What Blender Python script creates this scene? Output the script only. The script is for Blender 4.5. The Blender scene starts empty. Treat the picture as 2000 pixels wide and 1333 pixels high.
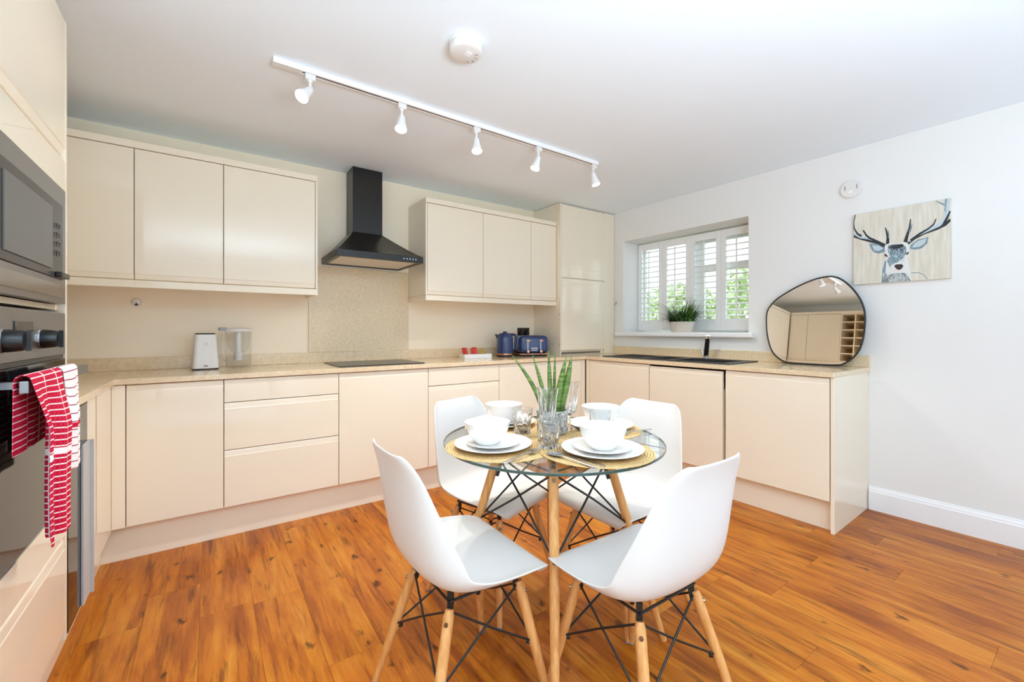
import bpy, bmesh, math, random
from mathutils import Vector, Matrix, noise
random.seed(7)
S = bpy.context.scene
COL = S.collection
R = math.radians

# ---------------------------------------------------------------- camera, world, exposure
F_PX, YAW, HORIZON, CAM_H = 835.0, 0.6167, 645.2, 1.16
cam_d = bpy.data.cameras.new('camera'); cam = bpy.data.objects.new('camera', cam_d); COL.objects.link(cam)
cam_d.sensor_width = 36.0; cam_d.lens = 36.0 * F_PX / 2000.0
cam_d.shift_y = -(666.5 - HORIZON) / 2000.0
cam_d.clip_start = 0.02
cam.location = (0, 0, CAM_H); cam.rotation_euler = (R(90), 0, -YAW)
S.camera = cam

world = bpy.data.worlds.new('sky'); S.world = world; world.use_nodes = True
wn = world.node_tree.nodes; wbg = wn['Background']
wbg.inputs[0].default_value = (0.84, 0.93, 1.02, 1); wbg.inputs[1].default_value = 2.05
S.view_settings.view_transform = 'Standard'; S.view_settings.look = 'None'
S.view_settings.gamma = 1.0; S.view_settings.use_curve_mapping = False
S.view_settings.exposure = 0.28
cy = S.cycles
cy.use_denoising = True
cy.use_adaptive_sampling = True; cy.adaptive_threshold = 0.015
cy.max_bounces = 12; cy.diffuse_bounces = 8; cy.glossy_bounces = 5; cy.transmission_bounces = 10; cy.transparent_max_bounces = 24
cy.sample_clamp_indirect = 6.0
cy.caustics_refractive = True; cy.caustics_reflective = False; cy.blur_glossy = 0.5

ROOM_X0, ROOM_Y0, WALL_Y, CEIL = -1.0, -3.6, 3.43, 2.37
D = 0.0212                                   # the window wall runs a touch out of square
RO = Vector((3.523, 0, 0)); RS = Vector((-math.sin(D), math.cos(D), 0)); RNV = Vector((-math.cos(D), -math.sin(D), 0))
RROT = -math.pi/2 + D                         # facing of everything on the window wall: local x towards the camera, y into the wall
def RP(n, s, z): p = RO + RS*s + RNV*n; return Vector((p.x, p.y, z))

def area_light(name, loc, rot, sx, sy, energy, color, portal=False):
    l = bpy.data.lights.new(name, 'AREA'); l.shape = 'RECTANGLE'; l.size = sx; l.size_y = sy
    l.energy = energy; l.color = color
    o = bpy.data.objects.new(name, l); COL.objects.link(o); o.location = loc; o.rotation_euler = rot
    if portal: l.cycles.is_portal = True
    return o
# daylight enters through added garden doors behind the camera and the shuttered window
area_light('added_door_daylight', (0.7, ROOM_Y0 - 0.06, 1.1), (R(90), 0, R(180)), 3.2, 2.15, 1, (1, 1, 1), True)
area_light('window_daylight', RP(-0.40, 2.3, 1.6), (R(90), 0, R(90) + D), 1.2, 0.9, 1, (1, 1, 1), True)

# added fill light behind the camera, aimed at the ceiling; no lamp stands there
area_light('ceiling_fill', (0.4, -0.9, 1.1), (R(180), 0, 0), 1.1, 1.1, 101, (0.75, 0.92, 1.07))

# ---------------------------------------------------------------- mesh helpers
class MB:
    def __init__(s): s.v = []; s.f = []; s.m = []; s.uv = []; s.cm = 0; s.hasuv = False
    def add(s, vs, fs, uvs=None):
        b = len(s.v); s.v += [tuple(v) for v in vs]
        for i, f in enumerate(fs):
            s.f.append([b+k for k in f]); s.m.append(s.cm)
            s.uv.append([uvs[k] for k in f] if uvs else [(0, 0)]*len(f))
        if uvs: s.hasuv = True
        return s
    def box(s, x0, x1, y0, y1, z0, z1):
        vs = [(x, y, z) for z in (z0, z1) for y in (y0, y1) for x in (x0, x1)]
        return s.add(vs, [(0,2,3,1), (4,5,7,6), (0,1,5,4), (2,6,7,3), (0,4,6,2), (1,3,7,5)])
    def prism(s, poly, a0, a1, axis='x'):
        # poly: list of 2d points; extruded along axis
        n = len(poly)
        def P(p, a):
            if axis == 'x': return (a, p[0], p[1])
            if axis == 'y': return (p[0], a, p[1])
            return (p[0], p[1], a)
        vs = [P(p, a0) for p in poly] + [P(p, a1) for p in poly]
        fs = [tuple(range(n))[::-1], tuple(range(n, 2*n))] + [(i, (i+1) % n, n+(i+1) % n, n+i) for i in range(n)]
        return s.add(vs, fs)
    def tube(s, pts, rad, seg=8, cap=True, closed=False):
        pts = [Vector(p) for p in pts]; n = len(pts)
        rads = rad if isinstance(rad, (list, tuple)) else [rad]*n
        vs = []; up = None
        for i, p in enumerate(pts):
            if closed: t = pts[(i+1) % n] - pts[i-1]
            else: t = pts[min(i+1, n-1)] - pts[max(i-1, 0)]
            t.normalize()
            if up is None:
                up = Vector((0, 0, 1)) if abs(t.z) < 0.9 else Vector((1, 0, 0))
            a = (up - t*up.dot(t)).normalized(); b = t.cross(a); up = a
            for k in range(seg):
                w = 2*math.pi*k/seg
                vs.append(p + (a*math.cos(w) + b*math.sin(w))*rads[i])
        fs = []
        for i in range(n if closed else n-1):
            j = (i+1) % n
            for k in range(seg):
                fs.append((i*seg+k, i*seg+(k+1) % seg, j*seg+(k+1) % seg, j*seg+k))
        if cap and not closed:
            fs += [tuple(range(seg))[::-1], tuple((n-1)*seg+k for k in range(seg))]
        return s.add(vs, fs)
    def lathe(s, prof, seg=32, c=(0, 0, 0), close=False, flute=None):
        # prof: (r, z) list
        vs = []; n = len(prof)
        for i, (r, z) in enumerate(prof):
            for k in range(seg):
                w = 2*math.pi*k/seg
                rr = r*(flute(i, k) if flute else 1)
                vs.append((c[0]+rr*math.cos(w), c[1]+rr*math.sin(w), c[2]+z))
        fs = []
        for i in range(n if close else n-1):
            j = (i+1) % n
            for k in range(seg):
                fs.append((i*seg+k, i*seg+(k+1) % seg, j*seg+(k+1) % seg, j*seg+k))
        if not close:
            if prof[0][0] > 1e-6: fs.append(tuple(range(seg))[::-1])
            if prof[-1][0] > 1e-6: fs.append(tuple((n-1)*seg+k for k in range(seg)))
        return s.add(vs, fs)
    def grid(s, nu, nv, fn, uvfn=None):
        vs = []; uvs = []
        for i in range(nu+1):
            for j in range(nv+1):
                vs.append(fn(i/nu, j/nv)); uvs.append(uvfn(i/nu, j/nv) if uvfn else (i/nu, j/nv))
        fs = [(i*(nv+1)+j, (i+1)*(nv+1)+j, (i+1)*(nv+1)+j+1, i*(nv+1)+j+1) for i in range(nu) for j in range(nv)]
        return s.add(vs, fs, uvs)
    def slab(s, xs, ys, keep, z0, z1, warp=lambda x, y: (x, y)):
        # one connected slab with holes, from grid cells
        idx = {}; vs = []; fs = []
        nx, ny = len(xs)-1, len(ys)-1
        def V(i, j, t):
            k = (i, j, t)
            if k not in idx:
                x, y = warp(xs[i], ys[j]); idx[k] = len(vs); vs.append((x, y, z1 if t else z0))
            return idx[k]
        K = lambda i, j: 0 <= i < nx and 0 <= j < ny and keep((xs[i]+xs[i+1])/2, (ys[j]+ys[j+1])/2)
        for i in range(nx):
            for j in range(ny):
                if not K(i, j): continue
                fs.append((V(i,j,1), V(i+1,j,1), V(i+1,j+1,1), V(i,j+1,1)))
                fs.append((V(i,j,0), V(i,j+1,0), V(i+1,j+1,0), V(i+1,j,0)))
                if not K(i-1, j): fs.append((V(i,j,0), V(i,j,1), V(i,j+1,1), V(i,j+1,0)))
                if not K(i+1, j): fs.append((V(i+1,j,0), V(i+1,j+1,0), V(i+1,j+1,1), V(i+1,j,1)))
                if not K(i, j-1): fs.append((V(i,j,0), V(i+1,j,0), V(i+1,j,1), V(i,j,1)))
                if not K(i, j+1): fs.append((V(i,j+1,0), V(i,j+1,1), V(i+1,j+1,1), V(i+1,j+1,0)))
        return s.add(vs, fs)

def obj(name, mb, mat, parent=None, smooth=False, bevel=0, seg=2, sub=0, solid=0, loc=None, rot=None):
    me = bpy.data.meshes.new(name)
    me.from_pydata(mb.v, [], mb.f)
    for m in (mat if isinstance(mat, (list, tuple)) else [mat]): me.materials.append(m)
    me.polygons.foreach_set('material_index', mb.m)
    if mb.hasuv:
        ul = me.uv_layers.new(name='UVMap'); k = 0
        for p, us in zip(me.polygons, mb.uv):
            for li, u in zip(p.loop_indices, us): ul.data[li].uv = u
    bm = bmesh.new(); bm.from_mesh(me)
    bmesh.ops.recalc_face_normals(bm, faces=bm.faces); bm.to_mesh(me); bm.free()
    if smooth:
        me.polygons.foreach_set('use_smooth', [True]*len(me.polygons))
    me.update()
    o = bpy.data.objects.new(name, me); COL.objects.link(o)
    if smooth == 'auto':
        m = o.modifiers.new('ws', 'EDGE_SPLIT'); m.split_angle = R(38)
    if solid:
        m = o.modifiers.new('thickness', 'SOLIDIFY'); m.thickness = solid; m.offset = -1
    if bevel:
        m = o.modifiers.new('bevel', 'BEVEL'); m.width = bevel; m.segments = seg; m.limit_method = 'ANGLE'; m.angle_limit = R(40)
    if sub:
        m = o.modifiers.new('sub', 'SUBSURF'); m.levels = sub; m.render_levels = sub
    if parent: o.parent = parent
    if loc is not None: o.location = loc
    if rot is not None: o.rotation_euler = rot if isinstance(rot, (tuple, list)) else (0, 0, rot)
    return o
def tag(o, label, cat, group=None, kind=None):
    o['label'] = label; o['category'] = cat
    if group: o['group'] = group
    if kind: o['kind'] = kind
    return o
def thing(name, label, cat, loc=(0, 0, 0), rot=0, group=None):
    o = bpy.data.objects.new(name, None); COL.objects.link(o); o.empty_display_size = 0.05
    o.location = loc; o.rotation_euler = rot if isinstance(rot, (tuple, list)) else (0, 0, rot)
    return tag(o, label, cat, group)
def struct(name, mb, mat, parent=None, **k):
    o = obj(name, mb, mat, parent, **k)
    if parent is None: o['kind'] = 'structure'
    return o
def box(*a): return MB().box(*a)
def copy_tree(o, parent=None):
    c = o.copy(); COL.objects.link(c); c.parent = parent
    for ch in [x for x in bpy.data.objects if x.parent == o]: copy_tree(ch, c)
    return c

# ---------------------------------------------------------------- materials
def srgb(r, g, b):
    f = lambda c: (c/255)/12.92 if c/255 <= 0.04045 else ((c/255+0.055)/1.055)**2.4
    return (f(r), f(g), f(b), 1)
def mat_new(name):
    m = bpy.data.materials.new(name); m.use_nodes = True
    nt = m.node_tree; return m, nt, nt.nodes['Principled BSDF']
def N(nt, t, **k):
    n = nt.nodes.new(t)
    for a, b in k.items(): setattr(n, a, b)
    return n
def pm(name, col, rough=0.5, metal=0.0, spec=0.5, coat=0.0, vary=0.04, scale=8.0, bump=0.0, bscale=60.0, coat_rough=0.03):
    """painted / plain surface with a little procedural unevenness"""
    m, nt, b = mat_new(name)
    L = nt.links.new
    tc = N(nt, 'ShaderNodeTexCoord'); nz = N(nt, 'ShaderNodeTexNoise'); nz.inputs['Scale'].default_value = scale
    nz.inputs['Detail'].default_value = 3
    L(tc.outputs['Object'], nz.inputs['Vector'])
    mx = N(nt, 'ShaderNodeMix', data_type='RGBA')
    c = Vector(col[:3])
    mx.inputs[6].default_value = (*(c*(1-vary)), 1); mx.inputs[7].default_value = (*[min(1, x) for x in c*(1+vary)], 1)
    L(nz.outputs['Fac'], mx.inputs[0]); L(mx.outputs[2], b.inputs['Base Color'])
    b.inputs['Roughness'].default_value = rough; b.inputs['Metallic'].default_value = metal
    b.inputs['Specular IOR Level'].default_value = spec
    b.inputs['Coat Weight'].default_value = coat; b.inputs['Coat Roughness'].default_value = coat_rough
    if bump:
        n2 = N(nt, 'ShaderNodeTexNoise'); n2.inputs['Scale'].default_value = bscale; n2.inputs['Detail'].default_value = 4
        L(tc.outputs['Object'], n2.inputs['Vector'])
        bp = N(nt, 'ShaderNodeBump'); bp.inputs['Strength'].default_value = bump; bp.inputs['Distance'].default_value = 0.002
        L(n2.outputs['Fac'], bp.inputs['Height']); L(bp.outputs['Normal'], b.inputs['Normal'])
    return m
def glass_real(name, col=(1, 1, 1, 1), rough=0.0, ior=1.47):
    m, nt, b = mat_new(name)
    b.inputs['Base Color'].default_value = col; b.inputs['Transmission Weight'].default_value = 1
    b.inputs['Roughness'].default_value = rough; b.inputs['IOR'].default_value = ior
    nz = N(nt, 'ShaderNodeTexNoise'); nz.inputs['Scale'].default_value = 30
    bp = N(nt, 'ShaderNodeBump'); bp.inputs['Strength'].default_value = 0.02; bp.inputs['Distance'].default_value = 0.001
    nt.links.new(nz.outputs['Fac'], bp.inputs['Height']); nt.links.new(bp.outputs['Normal'], b.inputs['Normal'])
    return m
def glass_thin(name, col=(1, 1, 1, 1), ior=1.5, rough=0.0):
    m, nt, b = mat_new(name); nt.nodes.remove(b); L = nt.links.new
    out = [n for n in nt.nodes if n.type == 'OUTPUT_MATERIAL'][0]
    tr = N(nt, 'ShaderNodeBsdfTransparent'); tr.inputs[0].default_value = col
    gl = N(nt, 'ShaderNodeBsdfGlossy'); gl.inputs['Roughness'].default_value = rough
    fr = N(nt, 'ShaderNodeFresnel'); fr.inputs[0].default_value = ior
    mx = N(nt, 'ShaderNodeMixShader')
    ge = N(nt, 'ShaderNodeNewGeometry'); io = N(nt, 'ShaderNodeMix'); io.inputs[2].default_value = ior; io.inputs[3].default_value = 1.0/ior
    L(ge.outputs['Backfacing'], io.inputs[0]); L(io.outputs[0], fr.inputs[0])
    L(fr.outputs[0], mx.inputs[0]); L(tr.outputs[0], mx.inputs[1]); L(gl.outputs[0], mx.inputs[2]); L(mx.outputs[0], out.inputs[0])
    return m
def emit(name, col, strength):
    m, nt, b = mat_new(name)
    b.inputs['Base Color'].default_value = (1, 1, 1, 1)
    b.inputs['Emission Color'].default_value = col; b.inputs['Emission Strength'].default_value = strength
    return m

CREAM = srgb(242, 231, 209)
M = {}
M['cream'] = pm('cream_gloss_lacquer', CREAM, rough=0.55, spec=0.05, coat=1.0, vary=0.012, scale=3, coat_rough=0.03)
M['cream_matt'] = pm('cream_board', srgb(232, 214, 186), rough=0.5, vary=0.02)
M['cream_wall'] = pm('cream_wall_paint', srgb(250, 235, 210), rough=0.55, vary=0.015, scale=4)
M['white_wall'] = pm('white_wall_paint', srgb(233, 232, 229), rough=0.7, vary=0.01, scale=3, bump=0.04, bscale=220)
M['ceiling'] = pm('ceiling_paint', srgb(238, 247, 254), rough=0.85, vary=0.01, scale=2, bump=0.03, bscale=200)
M['white_gloss'] = pm('white_gloss_paint', srgb(242, 242, 242), rough=0.3, vary=0.01)
M['white_satin'] = pm('white_satin_paint', srgb(244, 244, 243), rough=0.4, vary=0.01)
M['white_plastic'] = pm('white_plastic', srgb(228, 225, 221), rough=0.38, vary=0.008, spec=0.4)
M['ceramic'] = pm('white_glazed_ceramic', srgb(240, 237, 233), rough=0.16, vary=0.008, coat=0.3)
M['black_hood'] = pm('black_enamel', srgb(26, 25, 24), rough=0.32, vary=0.1, scale=4)
M['black_metal'] = pm('black_powder_coat', srgb(24, 24, 26), rough=0.45, vary=0.1)
M['black_glass'] = pm('black_glass', srgb(16, 16, 18), rough=0.05, vary=0.1, spec=0.45)
M['grey_glass'] = pm('smoked_grey_glass', srgb(66, 64, 62), rough=0.25, vary=0.03, spec=0.1)
M['grey_screen'] = pm('microwave_screen', srgb(104, 102, 99), rough=0.3, vary=0.04, spec=0.1)
M['hob_glass'] = pm('hob_glass', srgb(40, 40, 42), rough=0.25, vary=0.08)
M['black_plastic'] = pm('black_plastic', srgb(18, 18, 19), rough=0.3, vary=0.1)
M['sink'] = pm('black_granite_composite', srgb(38, 38, 41), rough=0.35, vary=0.25, scale=300)
M['steel'] = pm('brushed_steel', srgb(150, 150, 152), rough=0.36, metal=1, vary=0.04, scale=12)
M['steel_dark'] = pm('smoked_steel', srgb(150, 148, 145), rough=0.2, metal=0.9, vary=0.04)
M['aluminium'] = pm('satin_aluminium', srgb(196, 197, 197), rough=0.6, metal=0.3, vary=0.03)
M['chrome'] = pm('chrome', srgb(225, 226, 228), rough=0.08, metal=1, vary=0.02)
M['cutlery'] = pm('polished_cutlery', srgb(205, 205, 210), rough=0.16, metal=1, vary=0.03)
M['copper'] = pm('copper_trim', srgb(205, 150, 120), rough=0.25, metal=1, vary=0.05)
M['navy'] = pm('navy_enamel', srgb(28, 52, 104), rough=0.28, vary=0.06, coat=0.5)
M['nickel'] = pm('black_nickel', srgb(70, 58, 55), rough=0.3, metal=0.8, vary=0.05)
M['mirror'] = pm('warm_mirror_silver', srgb(255, 251, 244), rough=0.0, metal=1, vary=0.0)
M['soil'] = pm('potting_soil', srgb(60, 44, 34), rough=0.95, vary=0.4, scale=80, bump=1, bscale=120)
M['filter'] = pm('hood_grease_filter', srgb(228, 224, 216), rough=0.45, metal=0.15, vary=0.1, scale=150)
M['grey_plastic'] = pm('grey_plastic', srgb(150, 147, 152), rough=0.4, vary=0.03)
M['wood_tan'] = pm('rack_lining', srgb(214, 160, 88), rough=0.5, vary=0.12, scale=14)
M['bounce_carpet'] = pm('pale_bounce_carpet', srgb(214, 216, 218), rough=0.95, vary=0.08, scale=200, bump=0.4)
M['clear'] = glass_thin('clear_window_glass', (0.97, 0.985, 0.98, 1))
M['jug'] = glass_thin('clear_plastic', (0.965, 0.97, 0.972, 1), 1.4, 0.03)
M['table_glass'] = glass_thin('table_glass', (0.965, 0.985, 0.977, 1), 1.5)
M['table_edge'] = pm('glass_edge_green', srgb(28, 66, 60), rough=0.08, vary=0.15, coat=1, scale=20)
M['crystal'] = glass_real('crystal_glass', (0.94, 0.955, 0.965, 1), 0.0, 1.52)
M['lens'] = emit('lamp_lens', (1, 0.94, 0.86, 1), 4.5)
M['red'] = pm('red_foil', srgb(206, 52, 34), rough=0.4, vary=0.25, scale=60)
M['gold'] = pm('gold_foil', srgb(190, 160, 84), rough=0.4, vary=0.2, scale=60)
M['pot_beige'] = pm('beige_ceramic', srgb(214, 205, 194), rough=0.55, vary=0.05, scale=30, bump=0.1)
M['terracotta_white'] = M['pot_beige']

def quartz():
    m, nt, b = mat_new('speckled_quartz'); L = nt.links.new
    tc = N(nt, 'ShaderNodeTexCoord')
    v = N(nt, 'ShaderNodeTexVoronoi'); v.inputs['Scale'].default_value = 330
    L(tc.outputs['Object'], v.inputs['Vector'])
    nz = N(nt, 'ShaderNodeTexNoise'); nz.inputs['Scale'].default_value = 55; nz.inputs['Detail'].default_value = 5
    L(tc.outputs['Object'], nz.inputs['Vector'])
    cr = N(nt, 'ShaderNodeValToRGB'); e = cr.color_ramp.elements
    e[0].position = 0.30; e[0].color = srgb(222, 198, 160); e[1].position = 0.70; e[1].color = srgb(236, 216, 182)
    L(nz.outputs['Fac'], cr.inputs[0])
    cr2 = N(nt, 'ShaderNodeValToRGB'); e = cr2.color_ramp.elements
    e[0].position = 0.0; e[0].color = srgb(165, 135, 100); e[1].position = 0.14; e[1].color = (1, 1, 1, 1)
    x = cr2.color_ramp.elements.new(0.93); x.color = (1, 1, 1, 1)
    L(v.outputs['Color'], cr2.inputs[0])
    mx = N(nt, 'ShaderNodeMix', data_type='RGBA', blend_type='MULTIPLY'); mx.inputs[0].default_value = 0.30
    L(cr.outputs[0], mx.inputs[6]); L(cr2.outputs[0], mx.inputs[7]); L(mx.outputs[2], b.inputs['Base Color'])
    b.inputs['Roughness'].default_value = 0.16; b.inputs['Coat Weight'].default_value = 0.3
    return m
M['quartz'] = quartz()

def floor_wood():
    m, nt, b = mat_new('rustic_oak_plank'); L = nt.links.new
    tc = N(nt, 'ShaderNodeTexCoord'); oi = N(nt, 'ShaderNodeObjectInfo')
    comb = N(nt, 'ShaderNodeCombineXYZ')
    mul = N(nt, 'ShaderNodeMath', operation='MULTIPLY'); mul.inputs[1].default_value = 37.0
    L(oi.outputs['Random'], mul.inputs[0]); L(mul.outputs[0], comb.inputs[0]); L(mul.outputs[0], comb.inputs[1])
    add = N(nt, 'ShaderNodeVectorMath', operation='ADD'); L(tc.outputs['Object'], add.inputs[0]); L(comb.outputs[0], add.inputs[1])
    def stretched(sx, sy, scale, detail, rough=0.6, dist=0.0):
        mp = N(nt, 'ShaderNodeMapping'); mp.inputs['Scale'].default_value = (sx, sy, 1)
        L(add.outputs[0], mp.inputs[0])
        nz = N(nt, 'ShaderNodeTexNoise'); nz.inputs['Scale'].default_value = scale; nz.inputs['Detail'].default_value = detail
        nz.inputs['Roughness'].default_value = rough; nz.inputs['Distortion'].default_value = dist
        L(mp.outputs[0], nz.inputs['Vector']); return nz
    strips = stretched(8, 0.9, 1.6, 4, 0.55, 0.7)
    grain = stretched(34, 2.6, 2.0, 6, 0.68, 0.7)
    cloud = stretched(5, 2.0, 1.5, 3)
    cr = N(nt, 'ShaderNodeValToRGB'); e = cr.color_ramp.elements
    e[0].position = 0.26; e[0].color = srgb(122, 62, 14)
    e[1].position = 0.74; e[1].color = srgb(214, 150, 54)
    for p, c in ((0.42, srgb(164, 88, 18)), (0.52, srgb(190, 112, 24)), (0.62, srgb(200, 130, 40))):
        x = e.new(p); x.color = c
    ad = N(nt, 'ShaderNodeMath', operation='MULTIPLY_ADD'); ad.inputs[1].default_value = 0.35
    L(grain.outputs['Fac'], ad.inputs[0])
    sc = N(nt, 'ShaderNodeMath', operation='MULTIPLY'); sc.inputs[1].default_value = 0.65; L(strips.outputs['Fac'], sc.inputs[0])
    L(sc.outputs[0], ad.inputs[2])
    rnd = N(nt, 'ShaderNodeMath', operation='MULTIPLY_ADD'); rnd.inputs[1].default_value = 0.08; rnd.inputs[2].default_value = -0.04
    L(oi.outputs['Random'], rnd.inputs[0])
    ad2 = N(nt, 'ShaderNodeMath', operation='ADD'); L(ad.outputs[0], ad2.inputs[0]); L(rnd.outputs[0], ad2.inputs[1])
    L(ad2.outputs[0], cr.inputs[0])
    # dark streaks and knots
    crk = N(nt, 'ShaderNodeValToRGB'); e = crk.color_ramp.elements
    e[0].position = 0.33; e[0].color = srgb(110, 84, 66); e[1].position = 0.47; e[1].color = (1, 1, 1, 1)
    streak = stretched(26, 2.4, 1.3, 5, 0.62, 0.8); L(streak.outputs['Fac'], crk.inputs[0])
    mx = N(nt, 'ShaderNodeMix', data_type='RGBA', blend_type='MULTIPLY'); mx.inputs[0].default_value = 0.6
    L(cr.outputs[0], mx.inputs[6]); L(crk.outputs[0], mx.inputs[7])
    mpk = N(nt, 'ShaderNodeMapping'); mpk.inputs['Scale'].default_value = (1.0, 0.62, 1); L(add.outputs[0], mpk.inputs[0])
    vk = N(nt, 'ShaderNodeTexVoronoi'); vk.inputs['Scale'].default_value = 9.5; vk.inputs['Randomness'].default_value = 1
    ndist = stretched(18, 9, 2, 3); 
    vadd = N(nt, 'ShaderNodeVectorMath', operation='MULTIPLY_ADD'); vadd.inputs[1].default_value = (0.06, 0.06, 0.06)
    L(ndist.outputs['Color'], vadd.inputs[0]); L(mpk.outputs[0], vadd.inputs[2]); L(vadd.outputs[0], vk.inputs['Vector'])
    crn = N(nt, 'ShaderNodeValToRGB'); e = crn.color_ramp.elements
    e[0].position = 0.07; e[0].color = srgb(78, 54, 38); e[1].position = 0.18; e[1].color = (1, 1, 1, 1)
    L(vk.outputs['Distance'], crn.inputs[0])
    mx2 = N(nt, 'ShaderNodeMix', data_type='RGBA', blend_type='MULTIPLY'); mx2.inputs[0].default_value = 0.85
    L(mx.outputs[2], mx2.inputs[6]); L(crn.outputs[0], mx2.inputs[7])
    mx3 = N(nt, 'ShaderNodeMix', data_type='RGBA', blend_type='MULTIPLY'); mx3.inputs[0].default_value = 0.35
    crc = N(nt, 'ShaderNodeValToRGB'); e = crc.color_ramp.elements
    e[0].position = 0.35; e[0].color = srgb(190, 140, 100); e[1].position = 0.6; e[1].color = (1, 1, 1, 1)
    L(cloud.outputs['Fac'], crc.inputs[0]); L(mx2.outputs[2], mx3.inputs[6]); L(crc.outputs[0], mx3.inputs[7])
    L(mx3.outputs[2], b.inputs['Base Color'])
    b.inputs['Roughness'].default_value = 0.34; b.inputs['Specular IOR Level'].default_value = 0.28
    bp = N(nt, 'ShaderNodeBump'); bp.inputs['Strength'].default_value = 0.12; bp.inputs['Distance'].default_value = 0.001
    L(grain.outputs['Fac'], bp.inputs['Height']); L(bp.outputs['Normal'], b.inputs['Normal'])
    return m
M['floor'] = floor_wood()

def beech():
    m, nt, b = mat_new('oiled_beech'); L = nt.links.new
    tc = N(nt, 'ShaderNodeTexCoord'); mp = N(nt, 'ShaderNodeMapping'); mp.inputs['Scale'].default_value = (40, 40, 3)
    L(tc.outputs['Object'], mp.inputs[0])
    nz = N(nt, 'ShaderNodeTexNoise'); nz.inputs['Scale'].default_value = 2.0; nz.inputs['Detail'].default_value = 4; L(mp.outputs[0], nz.inputs['Vector'])
    cr = N(nt, 'ShaderNodeValToRGB'); e = cr.color_ramp.elements
    e[0].position = 0.3; e[0].color = srgb(206, 140, 74); e[1].position = 0.7; e[1].color = srgb(232, 174, 108)
    L(nz.outputs['Fac'], cr.inputs[0]); L(cr.outputs[0], b.inputs['Base Color'])
    b.inputs['Roughness'].default_value = 0.42
    return m
M['beech'] = beech()

def woven():
    m, nt, b = mat_new('woven_seagrass'); L = nt.links.new
    tc = N(nt, 'ShaderNodeTexCoord')
    w = N(nt, 'ShaderNodeTexWave', wave_type='RINGS', rings_direction='Z'); w.inputs['Scale'].default_value = 34; w.inputs['Distortion'].default_value = 1.6
    w.inputs['Detail'].default_value = 2; w.inputs['Detail Scale'].default_value = 6
    L(tc.outputs['Object'], w.inputs['Vector'])
    nz = N(nt, 'ShaderNodeTexNoise'); nz.inputs['Scale'].default_value = 130; nz.inputs['Detail'].default_value = 5; L(tc.outputs['Object'], nz.inputs['Vector'])
    mxf = N(nt, 'ShaderNodeMath', operation='MULTIPLY_ADD'); mxf.inputs[1].default_value = 0.45; L(w.outputs['Fac'], mxf.inputs[0])
    h = N(nt, 'ShaderNodeMath', operation='MULTIPLY'); h.inputs[1].default_value = 0.6; L(nz.outputs['Fac'], h.inputs[0]); L(h.outputs[0], mxf.inputs[2])
    cr = N(nt, 'ShaderNodeValToRGB'); e = cr.color_ramp.elements
    e[0].position = 0.18; e[0].color = srgb(146, 108, 58); e[1].position = 0.72; e[1].color = srgb(226, 192, 132)
    L(mxf.outputs[0], cr.inputs[0]); L(cr.outputs[0], b.inputs['Base Color'])
    b.inputs['Roughness'].default_value = 0.75
    bp = N(nt, 'ShaderNodeBump'); bp.inputs['Strength'].default_value = 0.6; bp.inputs['Distance'].default_value = 0.002
    L(mxf.outputs[0], bp.inputs['Height']); L(bp.outputs['Normal'], b.inputs['Normal'])
    return m
M['woven'] = woven()

def concrete():
    m, nt, b = mat_new('chipped_grey_stone'); L = nt.links.new
    tc = N(nt, 'ShaderNodeTexCoord')
    nz = N(nt, 'ShaderNodeTexNoise'); nz.inputs['Scale'].default_value = 90; nz.inputs['Detail'].default_value = 6; L(tc.outputs['Object'], nz.inputs['Vector'])
    cr = N(nt, 'ShaderNodeValToRGB'); e = cr.color_ramp.elements
    e[0].position = 0.35; e[0].color = srgb(128, 128, 122); e[1].position = 0.65; e[1].color = srgb(206, 205, 198)
    L(nz.outputs['Fac'], cr.inputs[0]); L(cr.outputs[0], b.inputs['Base Color']); b.inputs['Roughness'].default_value = 0.85
    bp = N(nt, 'ShaderNodeBump'); bp.inputs['Strength'].default_value = 0.7; bp.inputs['Distance'].default_value = 0.003
    L(nz.outputs['Fac'], bp.inputs['Height']); L(bp.outputs['Normal'], b.inputs['Normal'])
    return m
M['concrete'] = concrete()

def leafmat(name, c0, c1, sx=40, sz=60, rough=0.4):
    m, nt, b = mat_new(name); L = nt.links.new
    tc = N(nt, 'ShaderNodeTexCoord'); mp = N(nt, 'ShaderNodeMapping'); mp.inputs['Scale'].default_value = (sx, sx, sz); L(tc.outputs['Object'], mp.inputs[0])
    nz = N(nt, 'ShaderNodeTexNoise'); nz.inputs['Scale'].default_value = 2; nz.inputs['Detail'].default_value = 3; L(mp.outputs[0], nz.inputs['Vector'])
    cr = N(nt, 'ShaderNodeValToRGB'); e = cr.color_ramp.elements
    e[0].position = 0.38; e[0].color = c0; e[1].position = 0.62; e[1].color = c1
    L(nz.outputs['Fac'], cr.inputs[0]); L(cr.outputs[0], b.inputs['Base Color']); b.inputs['Roughness'].default_value = rough
    return m
M['snake'] = leafmat('spear_leaf', srgb(72, 98, 36), srgb(122, 150, 70), 6, 70)
M['grass_dark'] = leafmat('grass_blade_dark', srgb(32, 62, 36), srgb(58, 102, 48), 30, 30)
M['grass_light'] = leafmat('grass_blade_light', srgb(92, 140, 40), srgb(150, 186, 70), 30, 30)
M['hedge'] = leafmat('hedge_leaf', srgb(176, 196, 140), srgb(222, 230, 192), 3, 3, 0.8)
M['lawn'] = leafmat('lawn', srgb(110, 140, 70), srgb(160, 184, 100), 2, 2, 0.9)

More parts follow.
